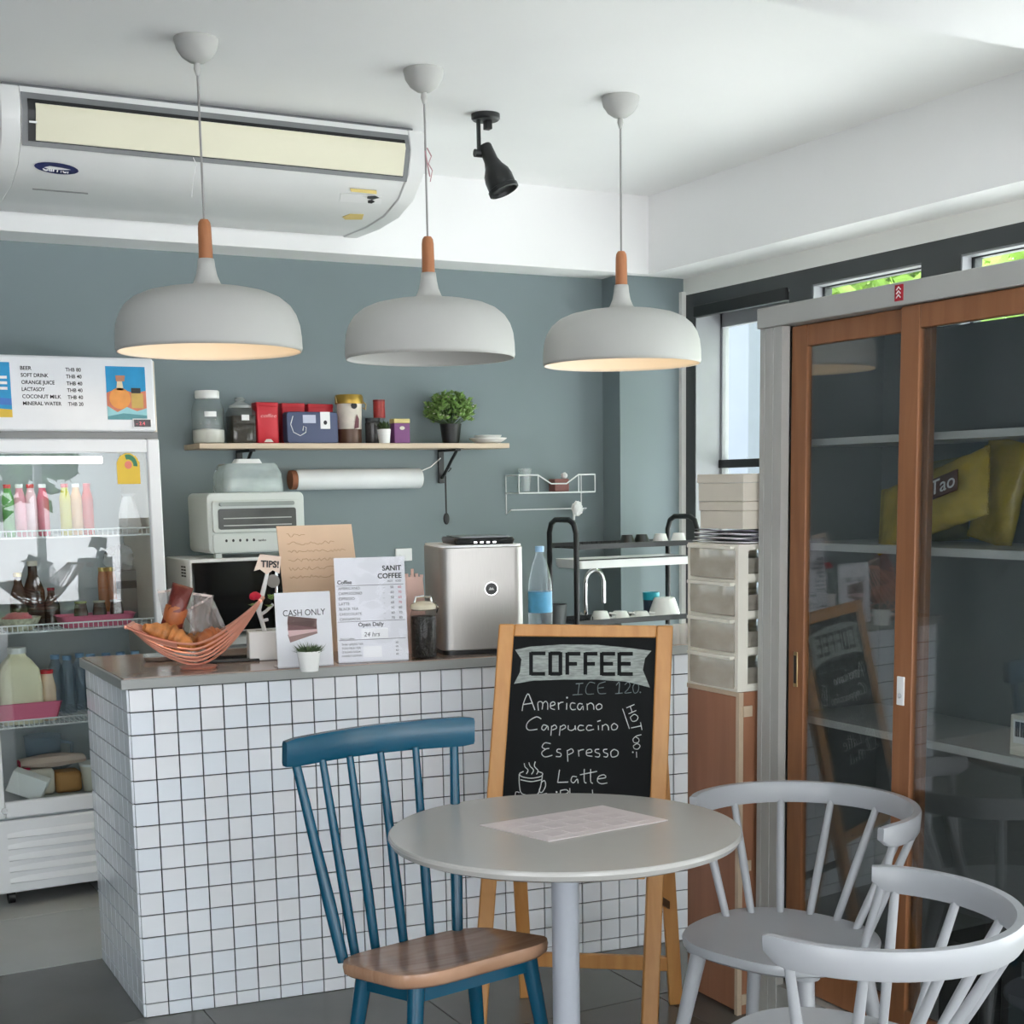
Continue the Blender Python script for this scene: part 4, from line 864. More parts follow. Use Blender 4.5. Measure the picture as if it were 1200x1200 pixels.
# lower shelf
M_milk = mat('milk_plastic', S(232, 226, 196), .35, var=.05)
jg = thing('milk_jug', 'white milk jug on the lower fridge shelf', 'jug', (fx(22, 800, FY+.15), FY+.15, .659))
hj = .275; G().loft([[(x*k, y*k, z) for x, y in rrect(-.078, .078, -.06, .06, .025)] for z, k in ((0, .95), (.01, 1), (.14, 1), (.2, .92), (.235, .6), (.25, .4), (.262, .36))]).obj('body', M_milk, jg, smooth=45); G().lathe([(0, .26), (.034, .26), (.034, .282), (0, .282)], 18).obj('cap', M_plas, jg)
tray('plastic_tray', 'bright pink bin in front of the milk jug on the lower fridge shelf', 'tray', fx(-20, 835, FY+.07), fx(73, 835, FY+.07), FY+.058, FY+.085, .682, .055, M_ptray)
bottle('sauce_bottle', 'cream bottle with red cap beside the milk jug', 'bottle', fx(56, 810, FY+.15), FY+.15, .659, .03, .185, dm('cream', (232, 206, 180)), dm('rcap', (206, 40, 50)), .75, .25, None)
M_wat = glass('water_bottle', (.93, .96, .99, 1), 1.4, .05, .22, S(176, 200, 224)); M_bcap = mat('pale_blue_cap', S(150, 190, 226), .4)
for k, (u, y) in enumerate(((66, .36), (80, .3), (95, .36), (108, .3), (126, .3), (143, .3), (160, .3))):
    bottle('water_bottle', ['water bottle with pale blue cap, first from the milk jug', 'water bottle with pale blue cap, second from the milk jug', 'water bottle with pale blue cap, third from the milk jug', 'water bottle with pale blue cap, fourth from the milk jug', 'water bottle with pale blue cap, third from the fridge door hinge', 'water bottle with pale blue cap, second from the fridge door hinge', 'water bottle with pale blue cap nearest the fridge door hinge'][k], 'bottle', fx(u, 800, FY+y), FY+y, .659, .03, .215, M_wat, M_bcap, .55, .2, 'water bottles on the lower fridge shelf')
# bottom of the fridge
cx_ = fx(30, 915, FY+.14); ct = thing('milk_carton', 'white milk carton lying tilted at the bottom of the fridge', 'carton', (cx_, FY+.13, .363), rad(-20))
G().add(*(lambda q: (q, [(0, 3, 2, 1), (4, 5, 6, 7), (0, 1, 5, 4), (1, 2, 6, 5), (2, 3, 7, 6), (3, 0, 4, 7)]))([(-.07, -.04, .05), (.05, -.04, .0), (.05, .04, .0), (-.07, .04, .05), (-.035, -.04, .125), (.085, -.04, .075), (.085, .04, .075), (-.035, .04, .125)])).obj('body', M_paper, ct, bevel=.003)
c2 = thing('food_pack', 'beige and brown food pack behind the tilted carton', 'package', (fx(62, 910, FY+.25), FY+.25, .361)); G().box(-.1, .0, -.05, .05, 0, .1).obj('wrapper', M_cream, c2, bevel=.015); G().box(.001, .1, -.048, .048, 0, .08).obj('brown_end', mat('kraft_brown', S(190, 140, 84), .6), c2, bevel=.012); G().loft([[(-.12+.24*i/6, .05*math.cos(a*PI/4), .125+.028*math.sin(a*PI/4)*(.5+.5*math.sin(PI*i/6))) for a in range(8)] for i in range(7)]).obj('bread_bag', mat('pale_bread', S(222, 200, 186), .5, var=.15), c2); G().box(-.125, -.085, -.03, .03, .1, .135).obj('red_clip', dm('clip', (206, 60, 90)), c2, bevel=.004)
c3 = thing('food_tub', 'cream tub at the right of the fridge floor', 'tub', (fx(112, 910, FY+.2), FY+.2, .361)); G().lathe([(0, 0), (.045, 0), (.055, .09), (.058, .092), (.058, .1), (0, .1)], 24).obj('tub', M_cream, c3); G().lathe([(0, .1), (.06, .1), (.06, .11), (0, .11)], 24).obj('lid', M_plas, c3)
jug2 = thing('water_pitcher', 'clear pitcher standing at the back of the fridge floor', 'pitcher', (fx(50, 870, FY+.4), FY+.4, .361)); G().lathe([(0, 0), (.06, 0), (.07, .2), (.072, .2)], 24).obj('body', M_wat, jug2); G().tube([(.068, 0, .17), (.11, 0, .16), (.11, 0, .08), (.064, 0, .06)], .008, 8).obj('handle', M_wat, jug2)
# ================================================================ WALL SHELF AND WHAT STANDS ON IT
M_plank = wood('pale_oak', S(214, 196, 174), S(196, 176, 152), .5, 3, (.8, 8, 8))
SY0, SY1, SZ = 5.665, 5.895, 1.697
ws = thing('wall_shelf', 'pale wooden wall shelf on black iron brackets', 'shelf', (1.625, SY1, SZ))
G().box(0, 1.43, SY0-SY1, 0, -.022, 0).obj('plank', M_plank, ws, bevel=.002)
for u in (284, 521):
    x = ony(u, 545, 5.85).x-1.625; b = thing_part('bracket', ws)
    G().box(x-.014, x+.014, -.012, -.001, -.175, -.023).obj('wall_plate', M_black, b, bevel=.002); G().box(x-.014, x+.014, -.19, -.012, -.033, -.0225).obj('arm', M_black, b, bevel=.002)
    G().tube([(x, -.012, -.15), (x, -.06, -.12), (x, -.12, -.07), (x, -.17, -.034)], .007, 8).obj('scroll', M_black, b)
Z0 = SZ+.0005
def sh(u0, u1, v0, v1, y=5.78): a = bb(u0, u1, v0, v1, y); return a[0], a[1], a[3]-Z0
M_lid = mat('white_lid', S(236, 236, 234), .4); M_sugar = mat('white_sugar', S(226, 222, 214), .9)
x, w, h = sh(226, 264, 458, 517); j = thing('storage_jar', 'large clear jar with white lid at the left shelf end', 'jar', (x, 5.78, Z0)); r = w/2
G().lathe([(0, .002), (r*.92, .002), (r, .012), (r, h*.62), (r*.9, h*.74), (r*.72, h*.84), (r*.7, h*.86)], 32).obj('body', glass('jar_glass', (.93, .95, .95, 1), 1.5, 0, .12, S(190, 200, 200)), j); G().lathe([(0, h*.85), (r*.72, h*.85), (r*.74, h*.87), (r*.74, h*.98), (r*.7, h), (0, h)], 28).obj('lid', M_lid, j)
G().lathe([(0, .004), (r*.9, .004), (r*.96, .014), (r*.96, h*.26), (0, h*.3)], 28).obj('sugar', M_sugar, j)
lg = G(); 
for i in range(7):
    a0 = rad(-118+6*i)-.0; a1 = a0+rad(6); q = r*1.01
    lg.add([(q*math.cos(a0), q*math.sin(a0), h*.5), (q*math.cos(a1), q*math.sin(a1), h*.5), (q*math.cos(a1), q*math.sin(a1), h*.6), (q*math.cos(a0), q*math.sin(a0), h*.6)], [(0, 1, 2, 3)])
lg.obj('paper_label', M_paper, j)
x, w, h = sh(267, 299, 466, 517); j = thing('storage_jar', 'square dark filled glass jar with glass stopper on the shelf', 'jar', (x, 5.78, Z0)); a = w/2*.92
G().loft([[(p, q, z) for p, q in rrect(-a*k, a*k, -a*k, a*k, .012)] for z, k in ((.002, .96), (.01, 1), (h*.66, 1), (h*.74, .85), (h*.78, .8))]).obj('body', glass('jar_glass2', (.8, .8, .78, 1), 1.5, 0, .1, S(150, 150, 145)), j, smooth=40)
G().loft([[(p, q, z) for p, q in rrect(-a*.93, a*.93, -a*.93, a*.93, .01)] for z in (.005, h*.6)]).obj('contents', mat('dark_tea', S(58, 50, 42), .8, var=.4, scale=60), j); G().lathe([(0, h*.77), (a*.86, h*.77), (a*.9, h*.82), (a*.5, h*.88), (a*.3, h*.92), (a*.45, h*.96), (a*.3, h), (0, h)], 24).obj('stopper', mat('glassy_stopper', S(170, 176, 174), .1, var=.1), j); G().box(-.012, .02, -a-.002, -a+.0, h*.5, h*.62).obj('paper_label', M_paper, j)
M_rtin = mat('red_tin', S(190, 28, 44), .32, .2, var=.08)
for k, (u0, u1, v0, lab, y) in enumerate(((298, 326, 471, 'red tea tin beside the dark jar', 5.76), (328, 358, 472, 'red tea tin behind the left half of the blue tin', 5.83), (358, 391, 473, 'darker red tea tin behind the right half of the blue tin', 5.84))):
    x, w, h = sh(u0, u1, v0, 517, y); t = thing('tea_tin', lab, 'tin', (x, y, Z0), 0, 'red tea tins'); w *= .95; d = .07 if k == 0 else .055
    G().loft([[(p, q, z) for p, q in rrect(-w/2*k_, w/2*k_, -d/2*k_, d/2*k_, .008)] for z, k_ in ((0, .97), (.003, 1), (h*.9, 1))]).obj('body', M_rtin, t, smooth=40); G().loft([[(p, q, z) for p, q in rrect(-w/2*1.02, w/2*1.02, -d/2*1.02, d/2*1.02, .008)] for z in (h*.88, h*.98)]).obj('lid', M_rtin, t, bevel=.002)
    if k == 0: 
        text('lettering', 'coffee', .022, mat('pink_print', S(240, 170, 170), .5), t, (-w*.36, -d/2-.001, h*.62), (1, 0, 0), (0, 0, 1), shear=.3, width=w*.72); G().lathe([(0, 0), (w*.36, 0), (w*.3, .012), (0, .02)], 16, (0, -d/2+.012, .006), 1, .45).obj('printed_cup', M_sugar, t)
x, w, h = sh(333, 396, 483, 518, 5.72); bt = thing('biscuit_tin', 'dark blue rectangular tin with a white swirl in front of the red tins', 'tin', (x, 5.72, Z0)); M_btin = mat('navy_tin', S(66, 76, 108), .35, .2, var=.06)
G(TXZ).prism(rrect(-w/2, w/2, 0, h, .014), -.028, .028).obj('body', M_btin, bt, bevel=.003)
G().tube([(-w*.38, -.029, h*.86), (-w*.43, -.029, h*.6), (-w*.38, -.029, h*.35), (-w*.25, -.029, h*.24), (-w*.14, -.029, h*.35), (-w*.13, -.029, h*.5), (-w*.18, -.029, h*.55), (-w*.2, -.029, h*.4)], .0018, 6).obj('swirl_print', M_paper, bt); G().box(-w*.19, w*.06, -.0295, -.0278, h*.64, h*.9).obj('label', mat('lilac_label', S(196, 200, 220), .6), bt); G().box(w*.15, w*.34, -.03, -.0278, h*.46, h*1.0).obj('white_tag', M_paper, bt); G(TXZ).prism(ell(w*.245, h*.66, .008, .009), .0301, .031).obj('tag_mark', M_print, bt)
x, w, h = sh(394, 427, 463, 519, 5.77); t = thing('cocoa_tub', 'tall brown and white tub with gold lid on the shelf', 'tub', (x, 5.77, Z0)); r = w/2
G().lathe([(0, 0), (r*.82, 0), (r*.84, h*.3), (0, h*.3)], 28).obj('brown_base', mat('cocoa_brown', S(92, 64, 48), .4), t); G().lathe([(0, h*.3), (r*.84, h*.3), (r*.88, h*.82), (0, h*.82)], 28).obj('white_wrap', mat('mottled_label', S(222, 212, 200), .5, var=.12, scale=20), t); G().lathe([(0, h*.815), (r*.98, h*.815), (r*1.0, h*.84), (r*.98, h*.97), (r*.92, h), (0, h)], 28).obj('lid', mat('dull_gold', S(176, 144, 66), .35, .7), t)
G(TXZ).prism(ell(0, h*.77, .014, .014), r*.9, r*.93).obj('lid_badge', M_print, t); G(TXZ).prism([(-.002, h*.3), (.02, h*.32), (.022, h*.5), (.012, h*.6), (.004, h*.45)], r*.89, r*.895).obj('figure_print', mat('plum_print', S(110, 60, 70), .5), t); G().tube([(r*.95, -.01, h*.88), (r*1.15, -.02, h*.8), (r*1.1, -.02, h*.7), (r*.95, -.015, h*.74)], .003, 6).tube([(-r*.95, -.01, h*.9), (-r*1.15, -.02, h*.95), (-r*1.05, -.02, h*.82)], .003, 6).obj('ribbon', mat('gold_ribbon', S(170, 146, 90), .4, .4), t)
x, w, h = sh(428, 447, 490, 519, 5.8); hj_ = h; t = thing('spice_jar', 'short dark spice jar under the small red tin', 'jar', (x, 5.8, Z0)); G().lathe([(0, 0), (w*.46, 0), (w*.48, .004), (w*.48, h*.8), (w*.4, h*.86), (0, h*.86)], 20).obj('body', mat('dark_spice', S(72, 70, 70), .25, var=.3, scale=50), t); G().lathe([(0, h*.85), (w*.46, h*.85), (w*.46, h), (0, h)], 20).obj('lid', M_dark, t)
x, w, h = sh(438, 453, 471, 490, 5.8); t = thing('tea_tin', 'small red tin stacked on the dark spice jar', 'tin', (x-.004, 5.8, Z0+hj_+.0005)); G().lathe([(0, 0), (w*.46, 0), (w*.46, h-hj_), (0, h-hj_)], 20).obj('body', mat('rust_red', S(168, 52, 48), .4, var=.2, scale=40), t); G().lathe([(0, h-hj_), (w*.48, h-hj_), (w*.48, h-hj_+.008), (0, h-hj_+.008)], 20).obj('lid', mat('dark_red', S(120, 30, 34), .4), t)
def rosette(g, c, n, l, rd, up=.5, wdt=.18):
    for k in range(n):
        a = 2*PI*k/n+rd.uniform(-.3, .3); e = rd.uniform(.3, 1.2)*up; d = Vector((math.cos(a)*math.cos(e), math.sin(a)*math.cos(e), math.sin(e))); s_ = d.cross(Vector((0, 0, 1))).normalized()*l*wdt; L_ = l*rd.uniform(.7, 1.1); c_ = Vector(c); m_ = c_+d*L_*.55+Vector((0, 0, L_*.08))
        g.add([c_, m_+s_, c_+d*L_, m_-s_], [(0, 1, 2, 3)])
M_green = mat('plant_green', S(132, 166, 92), .5, var=.4, scale=40); M_dgreen = mat('succulent_green', S(70, 90, 56), .5, var=.4, scale=60)
x, w, h = sh(442, 459, 503, 520, 5.69); t = thing('potted_succulent', 'tiny white pot with a dark succulent on the shelf', 'plant', (x, 5.69, Z0)); G().lathe([(0, 0), (w*.36, 0), (w*.48, h), (w*.42, h), (w*.4, h*.9), (0, h*.88)], 24).obj('pot', M_lid, t); g = G(); rd_ = random.Random(5)
for k in range(9): rosette(g, (rd_.uniform(-.01, .01), rd_.uniform(-.01, .01), h*.9), 7, .04, rd_, 1.2, .25)
g.obj('leaves', M_dgreen, t, smooth=0, recalc=False, kind='stuff')
x, w, h = sh(458, 480, 491, 519, 5.72); t = thing('tea_box', 'purple tea box with yellow top on the shelf', 'box', (x, 5.72, Z0)); w *= .9; G().box(-w/2, w/2, -.025, .025, 0, h*.82).obj('body', mat('purple_card', S(122, 66, 122), .5, var=.06), t, bevel=.002); G().box(-w/2-.001, w/2+.001, -.026, .026, h*.82, h).obj('lid', mat('yellow_card', S(214, 196, 130), .5), t, bevel=.002); G(TXZ).prism(ell(0, h*.62, .012, .008), .0255, .0262).obj('printed_mark', M_cream, t)
x, w, h = sh(516, 541, 498, 521, 5.78); t = thing('potted_plant', 'bushy green plant in a black pot on the shelf', 'plant', (x, 5.78, Z0)); G().lathe([(0, 0), (w*.38, 0), (w*.5, h*1.0), (w*.52, h*1.0), (w*.52, h*1.05), (w*.44, h*1.02), (0, h*.95)], 28).obj('pot', M_black, t)
g = G(); rd_ = random.Random(11); g2 = G(); g3 = G()
for k in range(330):
    th = rd_.uniform(0, 2*PI); u_ = rd_.uniform(-.6, 1); q = rd_.uniform(.6, 1.0); c = Vector((.118*q*math.sqrt(1-u_*u_)*math.cos(th), .105*q*math.sqrt(1-u_*u_)*math.sin(th), h+.058+.085*q*u_)); rosette(g, c, 6, .026, rd_, .9, .28)
    if k % 5 == 0: g2.tube([(0, 0, h*.9), c*.5+Vector((0, 0, h*.45)), c], .0012, 4)
    if k % 4 == 0: rosette(g3, c*1.06+Vector((0, 0, .004)), 5, .009, rd_, .8, .5)
g.obj('foliage', M_green, t, smooth=0, recalc=False, kind='stuff'); g2.obj('stems', M_dgreen, t); g3.obj('blossoms', M_cream, t, smooth=0, recalc=False, kind='stuff')
for k, (u0, u1, v0, lab) in enumerate(((550, 594, 513, 'lower white dish of the pair at the right shelf end'), (556, 588, 507, 'upper white dish of the pair at the right shelf end'))):
    x, w, h = sh(u0, u1, v0, 521, 5.74); t = thing('shallow_dish', lab, 'dish', (x, 5.74, Z0+.012*k), 0, 'white dishes on the shelf'); G().lathe([(0, 0), (w*.3, 0), (w*.42, .012), (w*.5, .022), (w*.5, .025), (w*.4, .018), (0, .006)], 32).obj('dish', M_lid, t)
# plastic film roll on the wall, spoon, socket
a = ony(343, 563, 5.845); b = ony(491, 560, 5.845); t = thing('film_roll', 'white roll of plastic film mounted under the shelf', 'roll', (a.x, 5.845, (a.z+b.z)/2)); ln = b.x-a.x
G().tube([(0.012, 0, 0), (ln, 0, 0)], .045, 32).obj('film', mat('film_white', S(228, 232, 234), .25, var=.04, scale=4), t); G().tube([(-.012, 0, 0), (.013, 0, 0)], .041, 28).obj('cardboard_core', mat('core_brown', S(150, 96, 70), .8), t); G().tube([(ln-.002, 0, 0), (ln+.004, 0, 0)], .043, 28).obj('end_ring', M_plas, t); G().tube([(ln, -.01, .03), (ln+.05, -.02, .05), (ln+.12, .02, .09)], .0025, 6).obj('string', M_paper, t); G().tube([(.02, .0, .0), (.02, .048, .02)], .006, 8).tube([(ln-.03, 0, 0), (ln-.03, .048, .02)], .006, 8).obj('wall_hook', M_plas, t)
a = ony(522, 558, 5.80); b = ony(523.5, 614, 5.80); t = thing('hanging_spoon', 'black spoon hanging from the right shelf bracket', 'spoon', (a.x, 5.80, b.z)); hs = a.z-b.z
G().tube([(0, 0, hs), (0, 0, .045)], .004, 8).obj('handle', M_black, t); G().ball((0, 0, .024), .016, .007, .027, 14, 10).obj('bowl', M_black, t); G().tube([(0, 0, hs), (.01, 0, hs+.04), (.03, 0, hs+.035), (.03, .03, hs+.02)], .002, 6).obj('string', M_black, t)
a = ony(463, 643, YB-.004); b = ony(478, 656, YB-.004); t = thing('wall_socket', 'white wall socket behind the menu stand', 'socket', (a.x, YB, b.z)); G().box(0, b.x-a.x+.02, -.01, -.0005, -.005, a.z-b.z).obj('plate', M_plas, t, bevel=.003); G().box(.02, .03, -.0115, -.0099, .01, .03).obj('switch', M_plas, t)
# ================================================================ BACK BAR: UNITS, APPLIANCES
M_unit = mat('grey_unit', S(150, 152, 152), .5, var=.03); M_bwt = mat('grey_worktop', S(178, 180, 180), .3, var=.05)
for (x0, x1, z, lab, lab2) in ((1.44, 2.42, .905, 'grey base unit under the microwave', 'grey worktop under the microwave'), (2.425, 3.69, .795, 'grey base unit under the dish rack', 'steel grey worktop under the dish rack')):
    t = thing('base_unit', lab, 'cabinet', (x0, 5.33, 0), 0, 'base units of the back bar'); G().box(0, x1-x0, 0, .55, .0, z).obj('body', M_unit, t, bevel=.003)
    n = 2
    for k in range(n): d = G().box((x1-x0)*k/n+.004, (x1-x0)*(k+1)/n-.004, -.018, -.001, .09, z-.01).obj('door', M_unit, t, bevel=.003); G().box((x1-x0)*(k+.5)/n-.05, (x1-x0)*(k+.5)/n+.05, -.03, -.018, z-.07, z-.06).obj('handle', M_chrome, d)
    w = thing('worktop', lab2, 'worktop', (x0, 5.31, z+.0005)); G().box(0, x1-x0, 0, .585, 0, .03).obj('slab', M_bwt, w, bevel=.003)
ZB1, ZB2 = .936, .826
a = ony(224, 700, 5.4); mx0 = a.x; mzt = ony(224, 656, 5.4).z
t = thing('microwave', 'white microwave with black glass door under the toaster oven', 'microwave', (mx0, 5.4, ZB1)); mh = mzt-ZB1; mwid = .48
G().box(0, mwid, 0, .36, .012, mh).obj('body', M_plas, t, bevel=.006); M_bgl = mat('black_glass', S(16, 17, 19), .08, var=.05)
d = G().box(.006, mwid-.11, -.022, -.001, .02, mh-.012).obj('door', M_bgl, t, bevel=.004); G().tube([(mwid-.14, -.03, .05), (mwid-.15, -.045, mh*.5), (mwid-.14, -.03, mh-.04)], .008, 8).obj('handle', M_chrome, d)
G().box(mwid-.108, mwid-.006, -.02, -.001, .02, mh-.012).obj('control_panel', M_bgl, t, bevel=.004)
for i in range(3): G().box(mwid-.09, mwid-.03, -.023, -.0205, .05+.05*i, .08+.05*i).obj('key', M_dark, t)
for i in range(2):
    for k in range(4): G().box(-.0015, .001, .06+.035*i, .085+.035*i, mh-.07+.012*k, mh-.064+.012*k).obj('vent_slot', M_print, t)
for sx in (.03, mwid-.03): G().cyl((sx, .05, 0), (sx, .05, .012), .012, n=10).obj('foot', M_black, t)
M_toa = mat('mint_white_enamel', S(208, 214, 211), .35, var=.02)
tx, tw_, tz0, tz1 = bb(250, 350, 577, 652, 5.42); tx0 = tx-tw_/2-.02; mt = ZB1+mh+.0005; th_ = tz1-mt
t = thing('toaster_oven', 'pale toaster oven standing on the microwave', 'toaster', (tx0, 5.42, mt)); tw = .40
G(TXZ).prism(rrect(0, tw, .018, th_, .022), -.27, 0).obj('body', M_toa, t, bevel=.004)
d = G(TXZ).prism(rrect(.018, tw-.018, .1, th_-.03, .012), .0, .012).obj('door', M_toa, t, bevel=.002); G(TXZ).prism(rrect(.04, tw-.04, .112, th_-.062, .01), .0121, .0145).obj('window', mat('oven_window', S(96, 98, 98), .1, var=.25, scale=6), d); G(TXZ).prism(rrect(.045, tw-.05, th_-.052, th_-.036, .007), .012, .03).obj('handle', mat('grey_handle', S(150, 158, 154), .3), d)
for k in range(2): G().box(.06, tw-.06, -.016, -.0146, .125+.028*k, .129+.028*k).obj('rack_line', mat('pale_line', S(190, 192, 190), .5), d)
cp = G(TXZ).prism(rrect(.018, tw-.018, .024, .094, .008), .0, .008).obj('control_panel', M_toa, t); G().cyl((tw-.065, -.008, .06), (tw-.065, -.026, .06), .024, n=24).obj('knob', mat('grey_knob', S(190, 196, 196), .3), cp)
for k in range(5): G(TXZ).prism(ell(.07+.028*k, .068, .005, .006, 8), .0081, .0088).obj('icon', M_print, cp)
text('lettering', 'sanbo', .014, M_print, cp, (.2, -.0085, .062), (1, 0, 0), (0, 0, 1))
for sx in (.03, tw-.05): G().box(sx, sx+.025, .01, .04, .0, .02).obj('foot', M_toa, t)
cx_, cw, cz0, cz1 = bb(247, 323, 538, 576, 5.55); zc_ = mt+th_+.0005; chh = cz1-zc_
t = thing('storage_container', 'milky plastic container with lid on the toaster oven', 'container', (cx_+.02, 5.55, zc_)); a = cw/2*.95
G().loft([[(p, q, z) for p, q in rrect(-a*k, a*k, -.1*k, .1*k, .03)] for z, k in ((0, .98), (.006, 1), (chh*.55, .96), (chh*.8, .86), (chh*.86, .8))]).obj('body', glass('milky_box', (.92, .95, .95, 1), 1.45, .1, .45, S(206, 218, 218)), t, smooth=40); G().loft([[(p, q, z) for p, q in rrect(-a*k, a*k, -.1*k, .1*k, .03)] for z, k in ((0.001, .9), (chh*.4, .88))]).obj('contents', mat('pale_contents', S(205, 212, 210), .7), t, smooth=40)
G().loft([[(p, q, z) for p, q in rrect(-a*.42*k, a*.42*k, -.03*k, .03*k, .012)] for z, k in ((chh*.85, 1.1), (chh*.93, 1), (chh, .9))]).obj('lid_handle', M_plas, t, smooth=40)
# ---------------------------------------------------------------- wire rack on the wall
p0 = ony(607, 578, 5.78); p1 = ony(696, 580, 5.78); t = thing('wall_wire_rack', 'white wire rack with towel bar on the blue wall', 'rack', (p0.x, YB, p0.z)); wl = p1.x-p0.x; hk = ony(610, 557, 5.78).z-p0.z; lo = ony(640, 597, 5.78).z-p0.z
g = G().tube([(0, -.002, 0), (0, -.13, 0), (wl, -.13, 0), (wl, -.002, 0)], .0035, 6)
g.tube([(0, -.002, hk), (0, -.13, hk), (wl*.25, -.13, hk), (wl*.42, -.13, hk*.5), (wl*.62, -.13, hk*.5), (wl*.78, -.13, hk), (wl, -.13, hk), (wl, -.002, hk)], .0035, 6)
for f in (0, .25, .78, 1): g.tube([(wl*f, -.13, 0), (wl*f, -.13, hk)], .003, 6)
for k in range(7): g.tube([(wl*k/6, -.002, 0), (wl*k/6, -.13, 0)], .002, 5)
g.obj('basket_wires', M_wire, t); G().tube([(0, -.002, hk), (0, -.002, lo-.02), (.0, -.05, lo), (wl, -.05, lo), (wl, -.002, lo-.02), (wl, -.002, hk)], .003, 6).obj('towel_bar', M_wire, t)
def wpx(u, v): return ony(u, v, 5.83)
q = wpx(615, 578); gl_ = thing('drinking_glass', 'clear tumbler in the white wall rack', 'glass', (q.x, 5.83, p0.z+.004)); hq = wpx(615, 550).z-p0.z; G().lathe([(0, 0), (.026, 0), (.034, hq), (.032, hq), (.025, .006), (0, .006)], 24).obj('tumbler', glass('tumbler_glass', (.9, .93, .93, 1), 1.5, 0, .1), gl_)
q = wpx(655, 576); b_ = thing('soap_box', 'dull red box in the white wall rack', 'box', (q.x, 5.83, p0.z+.004)); G().box(-.04, .04, -.03, .03, 0, .06).obj('body', mat('dull_red', S(132, 84, 80), .6), b_, bevel=.004); G().ball((.03, 0, .075), .015, noise=.3).obj('cap', M_plas, b_)
q = ony(677, 596, 5.84); k_ = thing('sponge_cloth', 'white cloth clip hanging on the towel bar', 'cloth', (q.x, YB-.056, q.z)); G().ball((0, 0, 0), .03, .016, .035, noise=.35, seed=6).tube([(-.018, 0, -.02), (-.02, 0, -.055)], .006, 6).obj('cloth', M_paper, k_)
# ---------------------------------------------------------------- black dish rack
RX0 = ony(662, 640, 5.48).x; RX1 = RX0+.66; RYa, RYb = 5.38, 5.62; RZ = ZB2; zu = ony(700, 640, 5.4).z; ztop = ony(663, 609, 5.5).z
t = thing('dish_rack', 'black two tier dish rack behind the chalkboard', 'dish rack', (RX0, RYa, RZ)); dy = RYb-RYa; hz = ztop-RZ; hu = zu-RZ
for x in (0, RX1-RX0): G().tube([(x, 0, 0), (x, 0, hz-.06), (x, .02, hz-.018), (x, .06, hz), (x, dy-.06, hz), (x, dy-.02, hz-.018), (x, dy, hz-.06), (x, dy, 0)], .0125, 12).obj('end_frame', M_black, t)
for z in (.06, hu):
    g = G().box(0, RX1-RX0, -.004, .004, z-.012, z+.012).box(0, RX1-RX0, dy-.004, dy+.004, z-.012, z+.012)
    for k in range(1, 24): x = (RX1-RX0)*k/24; g.tube([(x, 0, z-.008), (x, dy, z-.008)], .0025, 5)
    for k in range(1, 13): x = (RX1-RX0)*k/26; g.tube([(x, dy*.3, z-.01), (x, dy*.3, z+.02)], .0025, 5)
    g.obj('tier', M_black, t)
G().tube([(0.0, 0.0, hu-.06), (RX1-RX0, 0., hu-.06)], .003, 6).obj('rail', M_black, t)
t2 = thing('drip_tray', 'white drip tray hung under the upper rack tier', 'tray', (RX0+.02, RYa+.01, zu-.1)); w_ = RX1-RX0-.04
G().loft([[(p, q, z) for p, q in rrect(-.0+.01*(1-k), w_-.01*(1-k), .01*(1-k), dy-.02-.01*(1-k), .02)] for z, k in ((0, .2), (.012, .9), (.036, 1), (.04, 1.1), (.036, .9), (.012, .6))]).obj('tray', M_plas, t2, smooth=40)
M_cup = mat('white_ceramic', S(238, 238, 236), .2, var=.02); M_bcup = mat('black_ceramic', S(40, 44, 44), .3)
def cupd(label, x, y, z, r, h, m, grp, handle=True):
    c = thing('cup', label, 'cup', (x, y, z), 0, grp); G().lathe([(0, h), (r*.6, h), (r*.66, h*.97), (r*.95, h*.3), (r, 0), (r*.95, 0), (r*.88, h*.3), (r*.6, h*.9), (0, h*.92)], 24).obj('body', m, c)
    if handle: G().tube([(r*.8, -r*.3, h*.75), (r*1.35, -r*.5, h*.65), (r*1.4, -r*.5, h*.35), (r*.92, -r*.32, h*.25)], .005, 8).obj('handle', m, c)
for k, (u, m, lab) in enumerate(((735, M_bcup, 'upturned black cup left on the upper rack tier'), (752, M_bcup, 'upturned black cup right on the upper rack tier'), (774, M_cup, 'upturned white cup left on the upper rack tier'), (795, M_cup, 'upturned white cup at the right end of the upper rack tier'))):
    q = ony(u, 640, 5.44); cupd(lab, q.x, 5.44, zu-.0, .038, .045, m, 'cups on the dish rack', False)
for k, (u, lab) in enumerate(((705, 'upturned white cup nearest the tap on the lower rack tier'), (728, 'second upturned white cup on the lower rack tier'), (752, 'third upturned white cup on the lower rack tier'), (780, 'large white bowl at the right of the lower rack tier'))):
    q = ony(u, 720, 5.46); cupd(lab, q.x, 5.47, RZ+.056, .048 if k < 3 else .075, ony(u, 716 if k < 3 else 700, 5.46).z-RZ-.056, M_cup, 'white cups on the lower rack tier', k < 3)
q = ony(763, 715, 5.56); c = thing('tumbler_cup', 'dark blue cup with bright turquoise rim by the dish rack', 'cup', (q.x, 5.56, RZ+.056)); hz_ = ony(763, 694, 5.56).z-RZ-.056; G().lathe([(0, 0), (.034, 0), (.038, hz_*.68), (0, hz_*.68)], 24).obj('body', mat('navy_cup', S(52, 62, 84), .4), c); G().lathe([(0, hz_*.68), (.039, hz_*.68), (.04, hz_), (.036, hz_), (.034, hz_*.75), (0, hz_*.74)], 24).obj('rim', mat('turquoise', S(40, 170, 190), .4), c)
